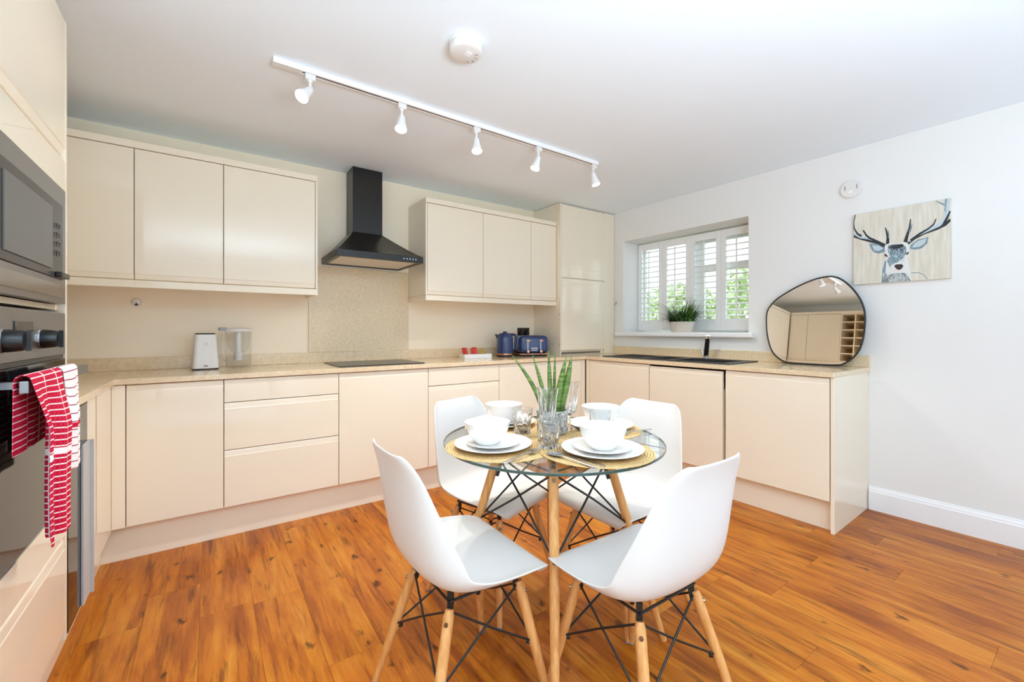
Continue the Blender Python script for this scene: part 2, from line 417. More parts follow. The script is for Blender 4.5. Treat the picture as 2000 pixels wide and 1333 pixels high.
def towel_mat(name, kind):
    m, nt, b = mat_new(name); L = nt.links.new
    uv = N(nt, 'ShaderNodeTexCoord'); sp = N(nt, 'ShaderNodeSeparateXYZ'); L(uv.outputs['UV'], sp.inputs[0])
    def stripes(sock, freq, width, off=0.0):
        a = N(nt, 'ShaderNodeMath', operation='MULTIPLY_ADD'); a.inputs[1].default_value = freq; a.inputs[2].default_value = off; L(sock, a.inputs[0])
        f = N(nt, 'ShaderNodeMath', operation='FRACT'); L(a.outputs[0], f.inputs[0])
        l = N(nt, 'ShaderNodeMath', operation='LESS_THAN'); l.inputs[1].default_value = width; L(f.outputs[0], l.inputs[0])
        return l.outputs[0]
    RED, WHITE, PINK = srgb(196, 22, 58), srgb(246, 240, 240), srgb(236, 200, 208)
    mx = N(nt, 'ShaderNodeMix', data_type='RGBA')
    if kind == 'check':
        h = stripes(sp.outputs['Y'], 30, 0.20); v = stripes(sp.outputs['X'], 2.6, 0.07, 0.12)
        vf = stripes(sp.outputs['X'], 26, 0.22)
        orr = N(nt, 'ShaderNodeMath', operation='MAXIMUM'); L(h, orr.inputs[0]); L(v, orr.inputs[1])
        mx.inputs[6].default_value = RED; mx.inputs[7].default_value = WHITE; L(orr.outputs[0], mx.inputs[0])
        m2 = N(nt, 'ShaderNodeMix', data_type='RGBA'); m2.inputs[7].default_value = srgb(214, 70, 96)
        g = N(nt, 'ShaderNodeMath', operation='MULTIPLY'); g.inputs[1].default_value = 0.45; L(vf, g.inputs[0])
        L(g.outputs[0], m2.inputs[0]); L(mx.outputs[2], m2.inputs[6])
        m3 = N(nt, 'ShaderNodeMix', data_type='RGBA'); m3.inputs[7].default_value = WHITE
        bd = stripes(sp.outputs['Y'], 1.0, 0.035, 0.12); L(bd, m3.inputs[0]); L(m2.outputs[2], m3.inputs[6])
        L(m3.outputs[2], b.inputs['Base Color'])
    else:
        h = stripes(sp.outputs['Y'], 20, 0.13)
        mx.inputs[6].default_value = WHITE; mx.inputs[7].default_value = srgb(158, 70, 96); L(h, mx.inputs[0])
        m3 = N(nt, 'ShaderNodeMix', data_type='RGBA'); m3.inputs[7].default_value = RED
        bd = stripes(sp.outputs['Y'], 1.0, 0.03, 0.14); L(bd, m3.inputs[0]); L(mx.outputs[2], m3.inputs[6])
        L(m3.outputs[2], b.inputs['Base Color'])
    b.inputs['Roughness'].default_value = 0.9; b.inputs['Specular IOR Level'].default_value = 0.15
    nz = N(nt, 'ShaderNodeTexNoise'); nz.inputs['Scale'].default_value = 400
    bp = N(nt, 'ShaderNodeBump'); bp.inputs['Strength'].default_value = 0.3; bp.inputs['Distance'].default_value = 0.001
    L(nz.outputs['Fac'], bp.inputs['Height']); L(bp.outputs['Normal'], b.inputs['Normal'])
    return m
M['towel_check'] = towel_mat('red_check_cotton', 'check'); M['towel_stripe'] = towel_mat('striped_cotton', 'stripe')

# ================================================================ the room
# floor: slab + every plank a part of it
fl = struct('floor', box(ROOM_X0, 3.75, ROOM_Y0, WALL_Y + 0.1, -0.06, -0.012), M['cream_matt'])
PW, PL = 0.1845, 1.22
i0 = -3
rng = random.Random(3)
for i in range(i0, 20):
    x0 = -0.031 + PW*i; x1 = x0 + PW
    x0c, x1c = max(x0, -0.46), min(x1, 3.5)
    if x1c - x0c < 0.02: continue
    y = -0.79 - rng.random()*PL
    while y < 2.92:
        a, bb = max(y, -0.79), min(y + PL, 2.925)
        if bb - a > 0.03:
            g = 0.00025
            cx, cyy = (x0c+x1c)/2, (a+bb)/2; w, l = (x1c-x0c)/2 - g, (bb-a)/2 - g
            c = 0.0005
            mb = MB()
            vs = [(-w,-l,-0.012),(w,-l,-0.012),(w,l,-0.012),(-w,l,-0.012),(-w,-l,-c),(w,-l,-c),(w,l,-c),(-w,l,-c),
                  (-w+c,-l+c,0),(w-c,-l+c,0),(w-c,l-c,0),(-w+c,l-c,0)]
            fs = [(8,9,10,11)] + [(k,(k+1)%4,4+(k+1)%4,4+k) for k in range(4)] + [(4+k,4+(k+1)%4,8+(k+1)%4,8+k) for k in range(4)]
            mb.add(vs, fs)
            obj('plank', mb, M['floor'], fl, loc=(cx, cyy, 0))
        y += PL
struct('ceiling', box(ROOM_X0 - 0.1, 3.75, ROOM_Y0 - 0.1, WALL_Y + 0.1, CEIL, CEIL + 0.1), M['ceiling'])
struct('wall_back', box(ROOM_X0 - 0.1, 3.75, WALL_Y, WALL_Y + 0.1, -0.06, CEIL), M['cream_wall'])
struct('wall_left', box(ROOM_X0 - 0.1, ROOM_X0, ROOM_Y0 - 0.1, WALL_Y, -0.06, CEIL), M['white_wall'])
# wall behind the camera; unseen garden doors added here to let daylight in
DX0, DX1 = -0.9, 2.3
mb = MB().slab([ROOM_X0, DX0, DX1, 3.75], [-0.06, 0.0, 2.15, CEIL], lambda x, y: not (DX0 < x < DX1 and 0 < y < 2.15), 0, 0.1)
mb.v = [(x, ROOM_Y0 - z, y) for x, y, z in mb.v]
struct('wall_front', mb, M['white_wall'])
gd = bpy.data.objects.new('added_door_1', None); COL.objects.link(gd); gd['kind'] = 'structure'; gd.location = (DX0, ROOM_Y0 - 0.05, 0)
LW = (DX1 - DX0)/4
for k in range(5):
    a0 = k*LW + (0.0 if k == 0 else -0.05 if k == 4 else -0.025)
    obj('door_post', box(a0, a0 + 0.05, -0.03, 0.03, 0.05, 2.10), M['white_gloss'], gd)
for z in (0.0, 2.10): obj('door_rail', box(0, 4*LW, -0.03, 0.03, z, z + 0.05), M['white_gloss'], gd)
for k in range(4): obj('pane', box(k*LW + 0.026, (k+1)*LW - 0.026, -0.004, 0.004, 0.05, 2.10), M['clear'], gd)
obj('bounce_carpet', box(ROOM_X0 + 0.01, 3.5, ROOM_Y0 + 0.01, -0.80, -0.011, 0.004), M['bounce_carpet'], fl)  # unseen pale floor covering, added to keep the bounced light neutral

# window wall (local x runs towards the camera, y into the wall) with a deep reveal
WS0 = 2.915; OW, OZ0, OZ1 = 1.235, 1.135, 2.065; WT = 0.34
mb = MB().slab([-0.75, 0.0, OW, 6.6], [-0.06, OZ0, OZ1, CEIL], lambda x, y: not (0 < x < OW and OZ0 < y < OZ1), 0, WT)
mb.v = [(x, z, y) for x, y, z in mb.v]
struct('wall_right', mb, M['white_wall'], loc=RP(0, WS0, 0), rot=RROT)
# skirting with a moulded top
prof = [(0, 0), (-0.016, 0), (-0.016, 0.118), (-0.012, 0.124), (-0.012, 0.130), (-0.007, 0.142), (-0.005, 0.150), (0, 0.150)]
struct('baseboard_right', MB().prism(prof, 1.99, 6.4, 'x'), M['white_gloss'], loc=RP(0, WS0, 0), rot=RROT)

# the window: frame, sashes, panes, sill
win = bpy.data.objects.new('window_1', None); COL.objects.link(win); win['kind'] = 'structure'
win.location = RP(0, WS0, 0); win.rotation_euler = (0, 0, RROT)
fy0, fy1 = 0.30, 0.335
obj('sill', MB().prism([(-0.045, OZ0 - 0.036), (-0.052, OZ0 - 0.028), (-0.052, OZ0 - 0.004), (-0.046, OZ0 + 0.004), (0.24, OZ0 + 0.004), (0.24, OZ0 + 0.0005), (0.0, OZ0 - 0.0), (0.0, OZ0 - 0.036)], -0.066, OW + 0.047, 'x'), M['white_gloss'], win)
for (a, b_, c, d) in ((0, 0.05, OZ0 + 0.005, OZ1), (OW - 0.05, OW, OZ0 + 0.005, OZ1), (0.595, 0.66, OZ0 + 0.055, OZ1 - 0.05)):
    obj('window_jamb', box(a, b_, fy0, fy1, c, d), M['white_gloss'], win, bevel=0.004)
for (c, d) in ((OZ0 + 0.005, OZ0 + 0.055), (OZ1 - 0.05, OZ1)):
    obj('window_rail', box(0.05, OW - 0.05, fy0, fy1, c, d), M['white_gloss'], win, bevel=0.004)
# right-hand opening sash with its own frame and a top light
for (a, b_) in ((0.66, 0.70), (OW - 0.09, OW - 0.05)):
    obj('sash_stile', box(a, b_, fy0 - 0.006, fy1 - 0.006, OZ0 + 0.055, OZ1 - 0.05), M['white_gloss'], win)
for (c, d) in ((OZ0 + 0.055, OZ0 + 0.09), (1.70, 1.765), (OZ1 - 0.09, OZ1 - 0.05)):
    obj('sash_rail', box(0.70, OW - 0.09, fy0 - 0.006, fy1 - 0.006, c, d), M['white_gloss'], win)
obj('pane', box(0.051, 0.594, 0.316, 0.32, OZ0 + 0.056, OZ1 - 0.051), M['clear'], win)
obj('pane', box(0.701, OW - 0.091, 0.311, 0.315, OZ0 + 0.091, 1.699), M['clear'], win)
obj('pane', box(0.701, OW - 0.091, 0.311, 0.315, 1.766, OZ1 - 0.091), M['clear'], win)

# four louvred shutter panels standing in the reveal
SH0, SHW = 0.008, 0.294
shz0, shz1 = 1.158, 2.052
ang = R(13)
louver = MB().prism([(math.cos(t)*0.029*math.cos(ang) - math.sin(t)*0.0058*math.sin(ang), math.cos(t)*0.029*math.sin(ang) + math.sin(t)*0.0058*math.cos(ang)) for t in [2*math.pi*k/12 for k in range(12)]], 0, SHW - 0.092, 'x')
labels = ['white louvred shutter panel nearest the tall cream cupboard', 'white louvred shutter panel directly behind the left of the grass plant',
          'white louvred shutter panel behind the right of the grass plant, sash frame seen through it', 'white louvred shutter panel nearest the round mirror']
lou_mesh = None
for i in range(4):
    x0 = SH0 + SHW*i
    p = thing('shutter_panel', labels[i], 'shutter', RP(-0.235, WS0 - x0, shz0), RROT, 'louvred shutters in the window')
    for (a, b_) in ((0.001, 0.045), (SHW - 0.045, SHW - 0.001)):
        obj('stile', box(a, b_, 0, 0.027, 0, shz1 - shz0), M['white_satin'], p, bevel=0.003)
    obj('top_rail', box(0.045, SHW - 0.045, 0, 0.027, shz1 - shz0 - 0.065, shz1 - shz0), M['white_satin'], p, bevel=0.003)
    obj('bottom_rail', box(0.045, SHW - 0.045, 0, 0.027, 0, 0.105), M['white_satin'], p, bevel=0.003)
    nl = 14; zA, zB = 0.13, shz1 - shz0 - 0.09
    for k in range(nl):
        loc = (0.046, 0.0135, zA + (zB - zA)*k/(nl-1))
        if lou_mesh is None:
            o = obj('louver', louver, M['white_satin'], p, loc=loc); lou_mesh = o.data
        else:
            o = bpy.data.objects.new('louver', lou_mesh); COL.objects.link(o); o.parent = p; o.location = loc
    obj('tilt_rod', box(SHW/2 - 0.005, SHW/2 + 0.005, -0.021, -0.013, 0.125, shz1 - shz0 - 0.08), M['white_satin'], p)

# the garden outside the window
struct('ground', box(3.9, 16, -8, 14, -0.35, -0.3), M['lawn'])
def hedge(name, label, c, rx, ry, rz, n, seed):
    rg = random.Random(seed); mb = MB()
    for _ in range(n):
        u, v = rg.uniform(0, 2*math.pi), rg.uniform(-1, 1)
        rr = rg.uniform(0.75, 1.05); q = math.sqrt(1 - v*v)
        p = Vector((rx*rr*q*math.cos(u), ry*rr*q*math.sin(u), rz*(1 + rr*v)))
        a = Vector((rg.uniform(-1, 1), rg.uniform(-1, 1), rg.uniform(-1, 1))).normalized()*0.09
        b_ = Vector((rg.uniform(-1, 1), rg.uniform(-1, 1), rg.uniform(-1, 1))).normalized()*0.05
        mb.add([p - a, p + b_, p + a, p - b_], [(0, 1, 2, 3)])
    t = thing(name, label, 'bush', c)
    o = obj('foliage', mb, M['hedge'], t); o['kind'] = 'stuff'
    obj('stem', MB().tube([(0, 0, -0.0), (0.03, 0.02, rz)], [0.06, 0.03], 8), M['soil'], t)
hedge('garden_bush', 'pale green leafy bush outside the shutter panel nearest the mirror', (7.8, 3.3, -0.3), 1.2, 0.95, 1.35, 3600, 1)
hedge('garden_bush', 'green leafy bush outside the shutters behind the grass plant', (8.2, 5.4, -0.3), 1.2, 1.0, 1.2, 3400, 2)
hedge('garden_bush', 'faint green bush outside the shutter panel nearest the tall cupboard', (8.6, 7.7, -0.3), 1.2, 1.15, 0.95, 2600, 3)

# ================================================================ kitchen units
YF = 2.84                # door fronts of the back run
Z_PL, Z_CT0, Z_CT = 0.178, 0.890, 0.918
TH = 0.020
def front_mesh(w, z0, z1, pull=None):
    g = 0.0020
    z0 += g; z1 -= g
    if pull == 'top':
        p = [(0, z0), (0, z1 - 0.034), (0.0012, z1 - 0.030), (0.0030, z1 - 0.006), (0.0050, z1), (TH, z1), (TH, z0)]
    elif pull == 'bottom':
        p = [(0, z1), (0, z0 + 0.030), (0.003, z0 + 0.026), (0.008, z0 + 0.004), (0.011, z0), (TH, z0), (TH, z1)]
    else:
        p = [(0, z0), (0, z1), (TH, z1), (TH, z0)]
    return MB().prism(p, g, w - g, 'x')
def unit(name, label, cat, loc, rot, w, depth, z0, z1, fronts, group=None, body_mat=None, body_z1=None):
    """a cabinet: local x along its width, front face at y=0, fronts are (part, x0, x1, z0, z1, pull)"""
    t = thing(name, label, cat, (loc[0], loc[1], z0), rot, group)
    obj('body', box(0.0006, w - 0.0006, TH + 0.002, depth, 0, (body_z1 or z1) - z0), body_mat or M['cream_matt'], t)
    for (nm, a, b_, za, zb, pull) in fronts:
        obj(nm, front_mesh(b_ - a, za - z0, zb - z0, pull), M['cream'], t, bevel=0.0012, seg=2, loc=(a, 0, 0))
    return t
BD = WALL_Y - YF - 0.002
G_B = 'cream base units'
ZT = Z_CT0 - 0.004
unit('base_cabinet', 'cream gloss base cabinet with one door, left of the drawer unit', 'cabinet', (-0.337, YF), 0, 0.404, BD, Z_PL, ZT, [('door', 0, 0.404, Z_PL, ZT, 'top')], G_B)
unit('drawer_unit', 'cream gloss base unit with three wide drawers beside the hob cupboard', 'cabinet', (0.067, YF), 0, 0.604, BD, Z_PL, ZT,
     [('drawer', 0, 0.604, Z_PL, 0.494, 'top'), ('drawer', 0, 0.604, 0.494, 0.758, 'top'), ('drawer', 0, 0.604, 0.758, ZT, None)], G_B)
unit('base_cabinet', 'cream gloss base cabinet with one wide door under the hob', 'cabinet', (0.671, YF), 0, 0.609, BD, Z_PL, ZT, [('door', 0, 0.609, Z_PL, ZT, 'top')], G_B)
unit('base_cabinet', 'cream gloss base cabinet with a shallow drawer above its door, behind the left rear chair', 'cabinet', (1.280, YF), 0, 0.608, BD, Z_PL, ZT,
     [('door', 0, 0.608, Z_PL, 0.757, 'top'), ('drawer', 0, 0.608, 0.757, ZT, None)], G_B)
unit('base_cabinet', 'cream gloss corner base cabinet behind the plant and glasses', 'cabinet', (1.888, YF), 0, 0.905, BD, Z_PL, ZT, [('door', 0, 0.905, Z_PL, ZT, 'top')], G_B)
# corner filler posts
tag(obj('corner_post', box(-0.3898, -0.3385, YF, YF + 0.05, Z_PL, ZT), M['cream'], bevel=0.0012), 'narrow cream gloss corner post beside the wine cooler run', 'filler panel')
tag(obj('corner_post', box(2.7945, 2.8440, YF, YF + 0.05, Z_PL, ZT), M['cream'], bevel=0.0012), 'narrow cream gloss corner post at the end of the back run behind the goblet', 'filler panel')
# window wall run: fronts at n = XN
XN = 0.618
def Rloc(s, n=XN): p = RP(n, s, 0); return (p.x, p.y)
RD = XN - 0.002
unit('base_cabinet', 'cream gloss base cabinet under the drainer end of the black sink', 'cabinet', Rloc(2.798), RROT, 0.638, RD, Z_PL, ZT, [('door', 0, 0.638, Z_PL, ZT, 'top')], G_B, body_z1=0.75)
unit('dishwasher', 'cream fronted integrated dishwasher under the sink with a dark gap above its door', 'dishwasher', Rloc(2.158), RROT, 0.590, RD, Z_PL, ZT, [('door', 0, 0.590, Z_PL, ZT - 0.008, 'top')], None, body_z1=0.75)
unit('base_cabinet', 'cream gloss base cabinet under the round mirror, at the end of the run', 'cabinet', Rloc(1.551), RROT, 0.598, RD, Z_PL, ZT, [('door', 0, 0.598, Z_PL, ZT, 'top')], G_B)
tag(obj('end_panel', box(0, 0.019, 0, RD + 0.0, 0, Z_CT0 - 0.001), M['cream'], bevel=0.0015, loc=(*Rloc(0.950), 0), rot=RROT), 'full height cream gloss end panel closing the sink run beside the white wall', 'end panel')
tag(obj('corner_post', box(0, 0.0415, 0, 0.05, Z_PL, ZT), M['cream'], bevel=0.0012, loc=(*Rloc(2.8415), 0), rot=RROT), 'narrow cream gloss corner post where the sink run meets the back run', 'filler panel')
# kickboards
tag(obj('kickboard', box(-0.438, 2.88, YF + 0.05, YF + 0.066, 0.0, Z_PL - 0.002), M['cream'], bevel=0.001), 'cream gloss kickboard along the foot of the drawer and hob units', 'kickboard')
tag(obj('kickboard', box(-0.02, 1.88, 0.05, 0.066, 0.0, Z_PL - 0.002), M['cream'], bevel=0.001, loc=(*Rloc(2.83), 0), rot=RROT), 'cream gloss kickboard along the foot of the sink run', 'kickboard')
tag(obj('kickboard', box(-0.452, -0.436, 1.39, 2.888, 0.0, 0.124), M['cream'], bevel=0.001), 'cream gloss kickboard under the oven tower and wine cooler', 'kickboard')

# ---- left run: wine cooler, filler panel
XL = -0.39
lrot = R(90)
wc = thing('wine_cooler', 'slim built-in wine cooler with dark mirror glass door beside the oven tower', 'wine cooler', (XL, 2.052, 0.125), lrot)
obj('cabinet_body', box(0.001, 0.285, 0.03, 0.56, 0, 0.755), M['black_plastic'], wc)
obj('glass_door', box(0.003, 0.283, 0.0, 0.024, 0.004, 0.752), M['black_glass'], wc, bevel=0.002)
hd = obj('handle', box(0.176, 0.284, -0.009, -0.0003, 0.004, 0.605), M['aluminium'], wc, bevel=0.002)
obj('handle_lip', box(0.276, 0.2835, -0.020, -0.0092, 0.004, 0.605), M['aluminium'], hd)

tag(obj('filler_panel', MB().box(0, 0.4965, 0, 0.02, 0.170, ZT), M['cream'], bevel=0.0012, loc=(XL, 2.343, 0), rot=lrot), 'cream gloss panel between the wine cooler and the corner post', 'filler panel')

# ---- oven tower
ow = thing('oven_housing', 'tall cream gloss oven tower at the left edge', 'cabinet', (XL, 1.385, 0.0), lrot)
obj('side_panel', box(0.638, 0.658, 0.0, 0.58, 0.127, 2.19), M['cream'], ow, bevel=0.0012)
obj('side_panel', box(0.0, 0.02, 0.02, 0.58, 0.127, 2.19), M['cream'], ow, bevel=0.0012)
obj('top_panel', box(0.021, 0.637, 0.02, 0.58, 2.16, 2.19), M['cream_matt'], ow)
obj('shelf', box(0.021, 0.637, 0.02, 0.58, 1.625, 1.645), M['cream_matt'], ow); obj('shelf', box(0.021, 0.637, 0.02, 0.58, 1.226, 1.242), M['cream_matt'], ow); obj('shelf', box(0.021, 0.637, 0.02, 0.58, 0.555, 0.58), M['cream_matt'], ow)
obj('back_panel', box(0.021, 0.637, 0.565, 0.58, 0.58, 2.16), M['cream_matt'], ow)
obj('door', front_mesh(0.616, 1.735, 2.19, 'bottom'), M['cream'], ow, bevel=0.0012, loc=(0.02, 0, 0))
obj('pull_rail', box(0.022, 0.618, 0.012, 0.018, 1.722, 1.742), M['wood_tan'], ow)
obj('fascia', front_mesh(0.616, 1.618, 1.722, None), M['cream'], ow, bevel=0.0012, loc=(0.02, 0, 0))
obj('fascia', front_mesh(0.616, 0.475, 0.585, None), M['cream'], ow, bevel=0.0012, loc=(0.02, 0, 0))
obj('drawer', front_mesh(0.616, 0.158, 0.468, 'top'), M['cream'], ow, bevel=0.0012, loc=(0.02, 0, 0))

mw = thing('microwave', 'built-in steel microwave with a grey glass door above the oven', 'microwave', (XL, 1.407, 1.245), lrot)
obj('body', box(0.012, 0.588, 0.022, 0.45, 0, 0.37), M['black_plastic'], mw)
obj('frame', MB().slab([0, 0.030, 0.556, 0.594], [0, 0.075, 0.315, 0.37], lambda x, y: not (0.03 < x < 0.556 and 0.075 < y < 0.315), 0, 1), M['steel'], mw)
fr = mw.children if False else [o for o in bpy.data.objects if o.parent == mw and o.name.startswith('frame')][0]
for v in fr.data.vertices: v.co = Vector((v.co.x, -0.004 + 0.024*v.co.z, v.co.y))
dr = obj('door', box(0.031, 0.555, -0.006, 0.02, 0.0765, 0.3135), M['grey_glass'], mw, bevel=0.002)
obj('window_glass', box(0.06, 0.43, -0.009, -0.0062, 0.10, 0.285), M['grey_screen'], dr)
for k in range(4):
    a = 0.472; z = 0.145 + k*0.028
    for q in (0, 1):
        obj('button', MB().tube([(a + 0.026*q, -0.009, z), (a + 0.026*q, -0.009, z + 0.014), (a + 0.026*q + 0.014, -0.009, z + 0.014)], 0.0012, 6), M['black_plastic'], dr)
obj('door_handle', box(0.466, 0.556, -0.022, -0.0062, 0.078, 0.095), M['black_plastic'], dr, bevel=0.003)
obj('lower_trim', box(0.031, 0.55, -0.007, -0.0042, 0.018, 0.058), M['steel_dark'], mw)

ov = thing('oven', 'built-in single oven with black control knobs and dark glass door', 'oven', (XL, 1.407, 0.59), lrot)
obj('body', box(0.012, 0.588, 0.022, 0.54, 0, 0.61), M['black_plastic'], ov)
cp = obj('control_panel', box(0, 0.594, -0.004, 0.02, 0.492, 0.625), M['steel'], ov, bevel=0.002)
obj('display', box(0.135, 0.270, -0.0065, -0.0042, 0.568, 0.592), M['black_glass'], cp)
for kx in (0.065, 0.335):
    kn = obj('knob', MB().lathe([(0.026, 0), (0.027, 0.006), (0.024, 0.03), (0.022, 0.036), (0, 0.037)], 24), M['black_plastic'], ov, smooth='auto', loc=(kx, -0.0045, 0.545), rot=(R(90), 0, 0))
    obj('pointer', box(-0.003, 0.003, -0.024, 0.024, 0.0372, 0.046), M['black_plastic'], kn)
    obj('knob_ring', MB().lathe([(0.0262, 0.0), (0.0285, 0.0), (0.0285, 0.004), (0.0262, 0.004)], 24, close=True), M['chrome'], kn)
od = obj('door', box(0, 0.594, -0.004, 0.02, 0.004, 0.478), M['black_glass'], ov, bevel=0.002)
obj('door_seal', box(0.005, 0.589, 0.0, 0.018, 0.479, 0.491), M['black_plastic'], ov)
hb = obj('handle', box(-0.004, 0.572, -0.062, -0.046, 0.428, 0.456), M['steel'], ov, bevel=0.002)
for hx in (0.05, 0.535): obj('handle_mount', box(hx, hx + 0.018, -0.046, -0.004, 0.434, 0.450), M['steel'], hb)

# ---- tea towels folded over the oven handle (local frame of the oven front)
HZ = 0.59 + 0.456; HXc = -0.054
def towel(name, label, y0, y1, front_len, back_len, mat, amp, ph, off, flare=0.0):
    """draped over the bar: u runs from the back hem over the bar to the front hem"""
    mb = MB()
    r0 = 0.012 + off
    tot = back_len + math.pi*r0 + front_len
    def fn(u, v):
        d = u*tot
        yy = y0 + (y1 - y0)*v
        if d < back_len:
            x, z, down = -r0, -(back_len - d), (back_len - d)
        elif d < back_len + math.pi*r0:
            a = (d - back_len)/r0; x, z, down = -r0*math.cos(a), r0*math.sin(a), 0
        else:
            down = d - back_len - math.pi*r0; x, z = r0, -down
        k = min(1, down/0.12)
        side = 1 if x > 0 else -0.35
        fold = amp*(math.sin(v*9.5 + ph) + 0.45*math.sin(v*21 + ph*2))*k
        x += side*(fold + amp*1.2*k) if x > 0 else -min(0.012, abs(fold)*0.3)
        yy += (v - 0.5)*flare*down + 0.006*math.sin(down*14 + ph)*k
        z += 0.010*math.sin(v*5 + ph)*k*(1 if x > 0 else 0)
        return (XL - HXc + x, yy, HZ - 0.014 + z + 0.0145)
    mb.grid(70, 36, fn, lambda u, v: (v, u*tot/0.45))
    o = obj(name, mb, mat, smooth=True, solid=0.0022, sub=1)
    return tag(o, label, 'towel', 'tea towels on the oven handle')
towel('tea_towel', 'red tea towel with white check, hanging lowest over the oven handle', 1.395, 1.640, 0.395, 0.17, M['towel_check'], 0.012, 0.6, 0.003, -0.10)
towel('tea_towel', 'white tea towel with thin pink stripes at the far end of the oven handle', 1.648, 1.80, 0.27, 0.20, M['towel_stripe'], 0.007, 2.2, 0.003, 0.05)

# ---- worktop: one U-shaped slab, with a hole for the sink bowls
SK = dict(s0=1.575, s1=2.735, n0=0.075, n1=0.515)
def warp(x, y): return (x - D*y if x > 2.6 else x, y)
XRF = RO.x - (XN + 0.012)              # front edge of the window run at y=0
hx0, hx1 = RO.x - SK['n1'] + 0.02, RO.x - SK['n0'] - 0.075
hy = [1.63, 2.05, 2.09, 2.31]
xs = [ROOM_X0 + 0.002, XL + 0.014, 1.0, XRF, hx0, hx1, RO.x - 0.001]
ys = [0.918, hy[0], hy[1], hy[2], hy[3], YF - 0.015, WALL_Y - 0.002]
ysl = [2.052]
allys = sorted(set(ys + ysl))
def keep(x, y):
    if y > YF - 0.015: return True
    if x < XL + 0.014: return y > 2.052
    if x > XRF:
        if hx0 < x < hx1 and (hy[0] < y < hy[1] or hy[2] < y < hy[3]): return False
        return True
    return False
wt = obj('worktop', MB().slab(xs, allys, keep, Z_CT0, Z_CT, warp), M['quartz'], bevel=0.002)
tag(wt, 'speckled beige quartz worktop running round the kitchen', 'worktop')
tag(obj('upstand', box(ROOM_X0 + 0.02, 2.697, WALL_Y - 0.02, WALL_Y - 0.001, Z_CT + 0.0005, Z_CT + 0.078), M['quartz'], bevel=0.0015), 'low speckled quartz upstand along the back of the cream wall', 'upstand')
tag(obj('upstand', box(0.0, 2.10, -0.02, -0.001, Z_CT + 0.0005, Z_CT + 0.078), M['quartz'], bevel=0.0015, loc=(*Rloc(3.02, 0), 0), rot=RROT), 'low speckled quartz upstand behind the sink on the white wall', 'upstand')
tag(obj('splashback', box(0.596, 1.363, WALL_Y - 0.012, WALL_Y - 0.001, Z_CT + 0.079, 1.640), M['quartz'], bevel=0.001), 'speckled beige stone splashback panel between hob and black hood', 'splashback')

# ---- wall cabinets
YU = 3.077
UD = WALL_Y - YU - 0.001
def upper(label, x0, x1, group, door_x=None, end=None):
    t = unit('wall_cabinet', label, 'cabinet', (x0, YU), 0, x1 - x0, UD, 1.392, 2.187, [], group)
    [o for o in bpy.data.objects if o.parent == t][0].data.clear_geometry()
    w = x1 - x0
    body = [o for o in bpy.data.objects if o.parent == t][0]
    b2 = box(0.0006, w - 0.0006, TH + 0.002, UD, 0.05, 0.757)
    body.data.from_pydata(b2.v, [], b2.f)
    a, b_ = door_x or (0, w)
    obj('door', front_mesh(b_ - a, 1.435 - 1.392, 2.148 - 1.392, 'bottom'), M['cream'], t, bevel=0.0012, loc=(a, 0, 0))
    obj('cornice', box(0.0, w, -0.004, UD, 2.150 - 1.392, 2.187 - 1.392), M['cream'], t, bevel=0.0008)
    obj('pelmet', box(0.0, w, -0.002, 0.02, 0.0, 1.432 - 1.392), M['cream'], t, bevel=0.0008)
    if end is not None:
        e0, e1 = end
        obj('side_panel', box(e0, e1, 0.0, UD, 1.434 - 1.392, 2.149 - 1.392), M['cream'], t, bevel=0.0008)
        obj('pelmet', box(e0, e1, 0.021, UD, 0.0, 1.432 - 1.392), M['cream'], t, bevel=0.0008)
    return t
GU = 'cream wall cupboards'
upper('cream gloss wall cabinet in the corner nearest the oven tower', -0.600, -0.331, GU)
upper('cream gloss wall cabinet above the round wall hook, middle of the left three', -0.331, 0.071, GU)
upper('cream gloss wall cabinet above the water jug, just left of the black hood', 0.071, 0.592, GU, (0, 0.507), (0.508, 0.521))
upper('cream gloss wall cabinet just right of the black hood', 1.365, 1.885, GU, (0.014, 0.520), (0.0, 0.013))
upper('cream gloss wall cabinet above the tea tray, middle of the right three', 1.885, 2.393, GU)
upper('narrow cream gloss wall cabinet beside the tall cupboard', 2.393, 2.697, GU)
# tall cupboard standing on the worktop
tl = thing('tall_cupboard', 'tall two-door cream gloss cupboard standing on the worktop in the corner', 'cupboard', (2.70, 3.021, Z_CT + 0.001), 0)
z0 = Z_CT + 0.001
TW = 3.452 - 2.70
obj('body', box(0.001, TW, TH + 0.002, WALL_Y - 3.021 - 0.001, 0.0, CEIL - 0.006 - z0), M['cream'], tl)
obj('door', front_mesh(0.585, 1.660 - z0, 2.352 - z0, None), M['cream'], tl, bevel=0.0012, loc=(0.012, 0, 0))
obj('door', front_mesh(0.585, 0.966 - z0, 1.656 - z0, 'top'), M['cream'], tl, bevel=0.0012, loc=(0.012, 0, 0))
obj('filler_strip', box(0.599, TW, 0.004, 0.021, 0.0, CEIL - 0.008 - z0), M['cream'], tl, bevel=0.001)
obj('cabinet_edge', box(0.0, 0.011, 0.0, 0.021, 0.0, CEIL - 0.008 - z0), M['cream'], tl, bevel=0.001)
obj('vent', box(0.02, 0.55, 0.012, 0.0215, 0.012, 0.030), M['steel_dark'], tl)
for hz in (1.30, 1.02): obj('hinge_cover', box(-0.0015, 0.0, 0.006, 0.012, hz - z0, hz + 0.012 - z0), M['black_plastic'], tl)

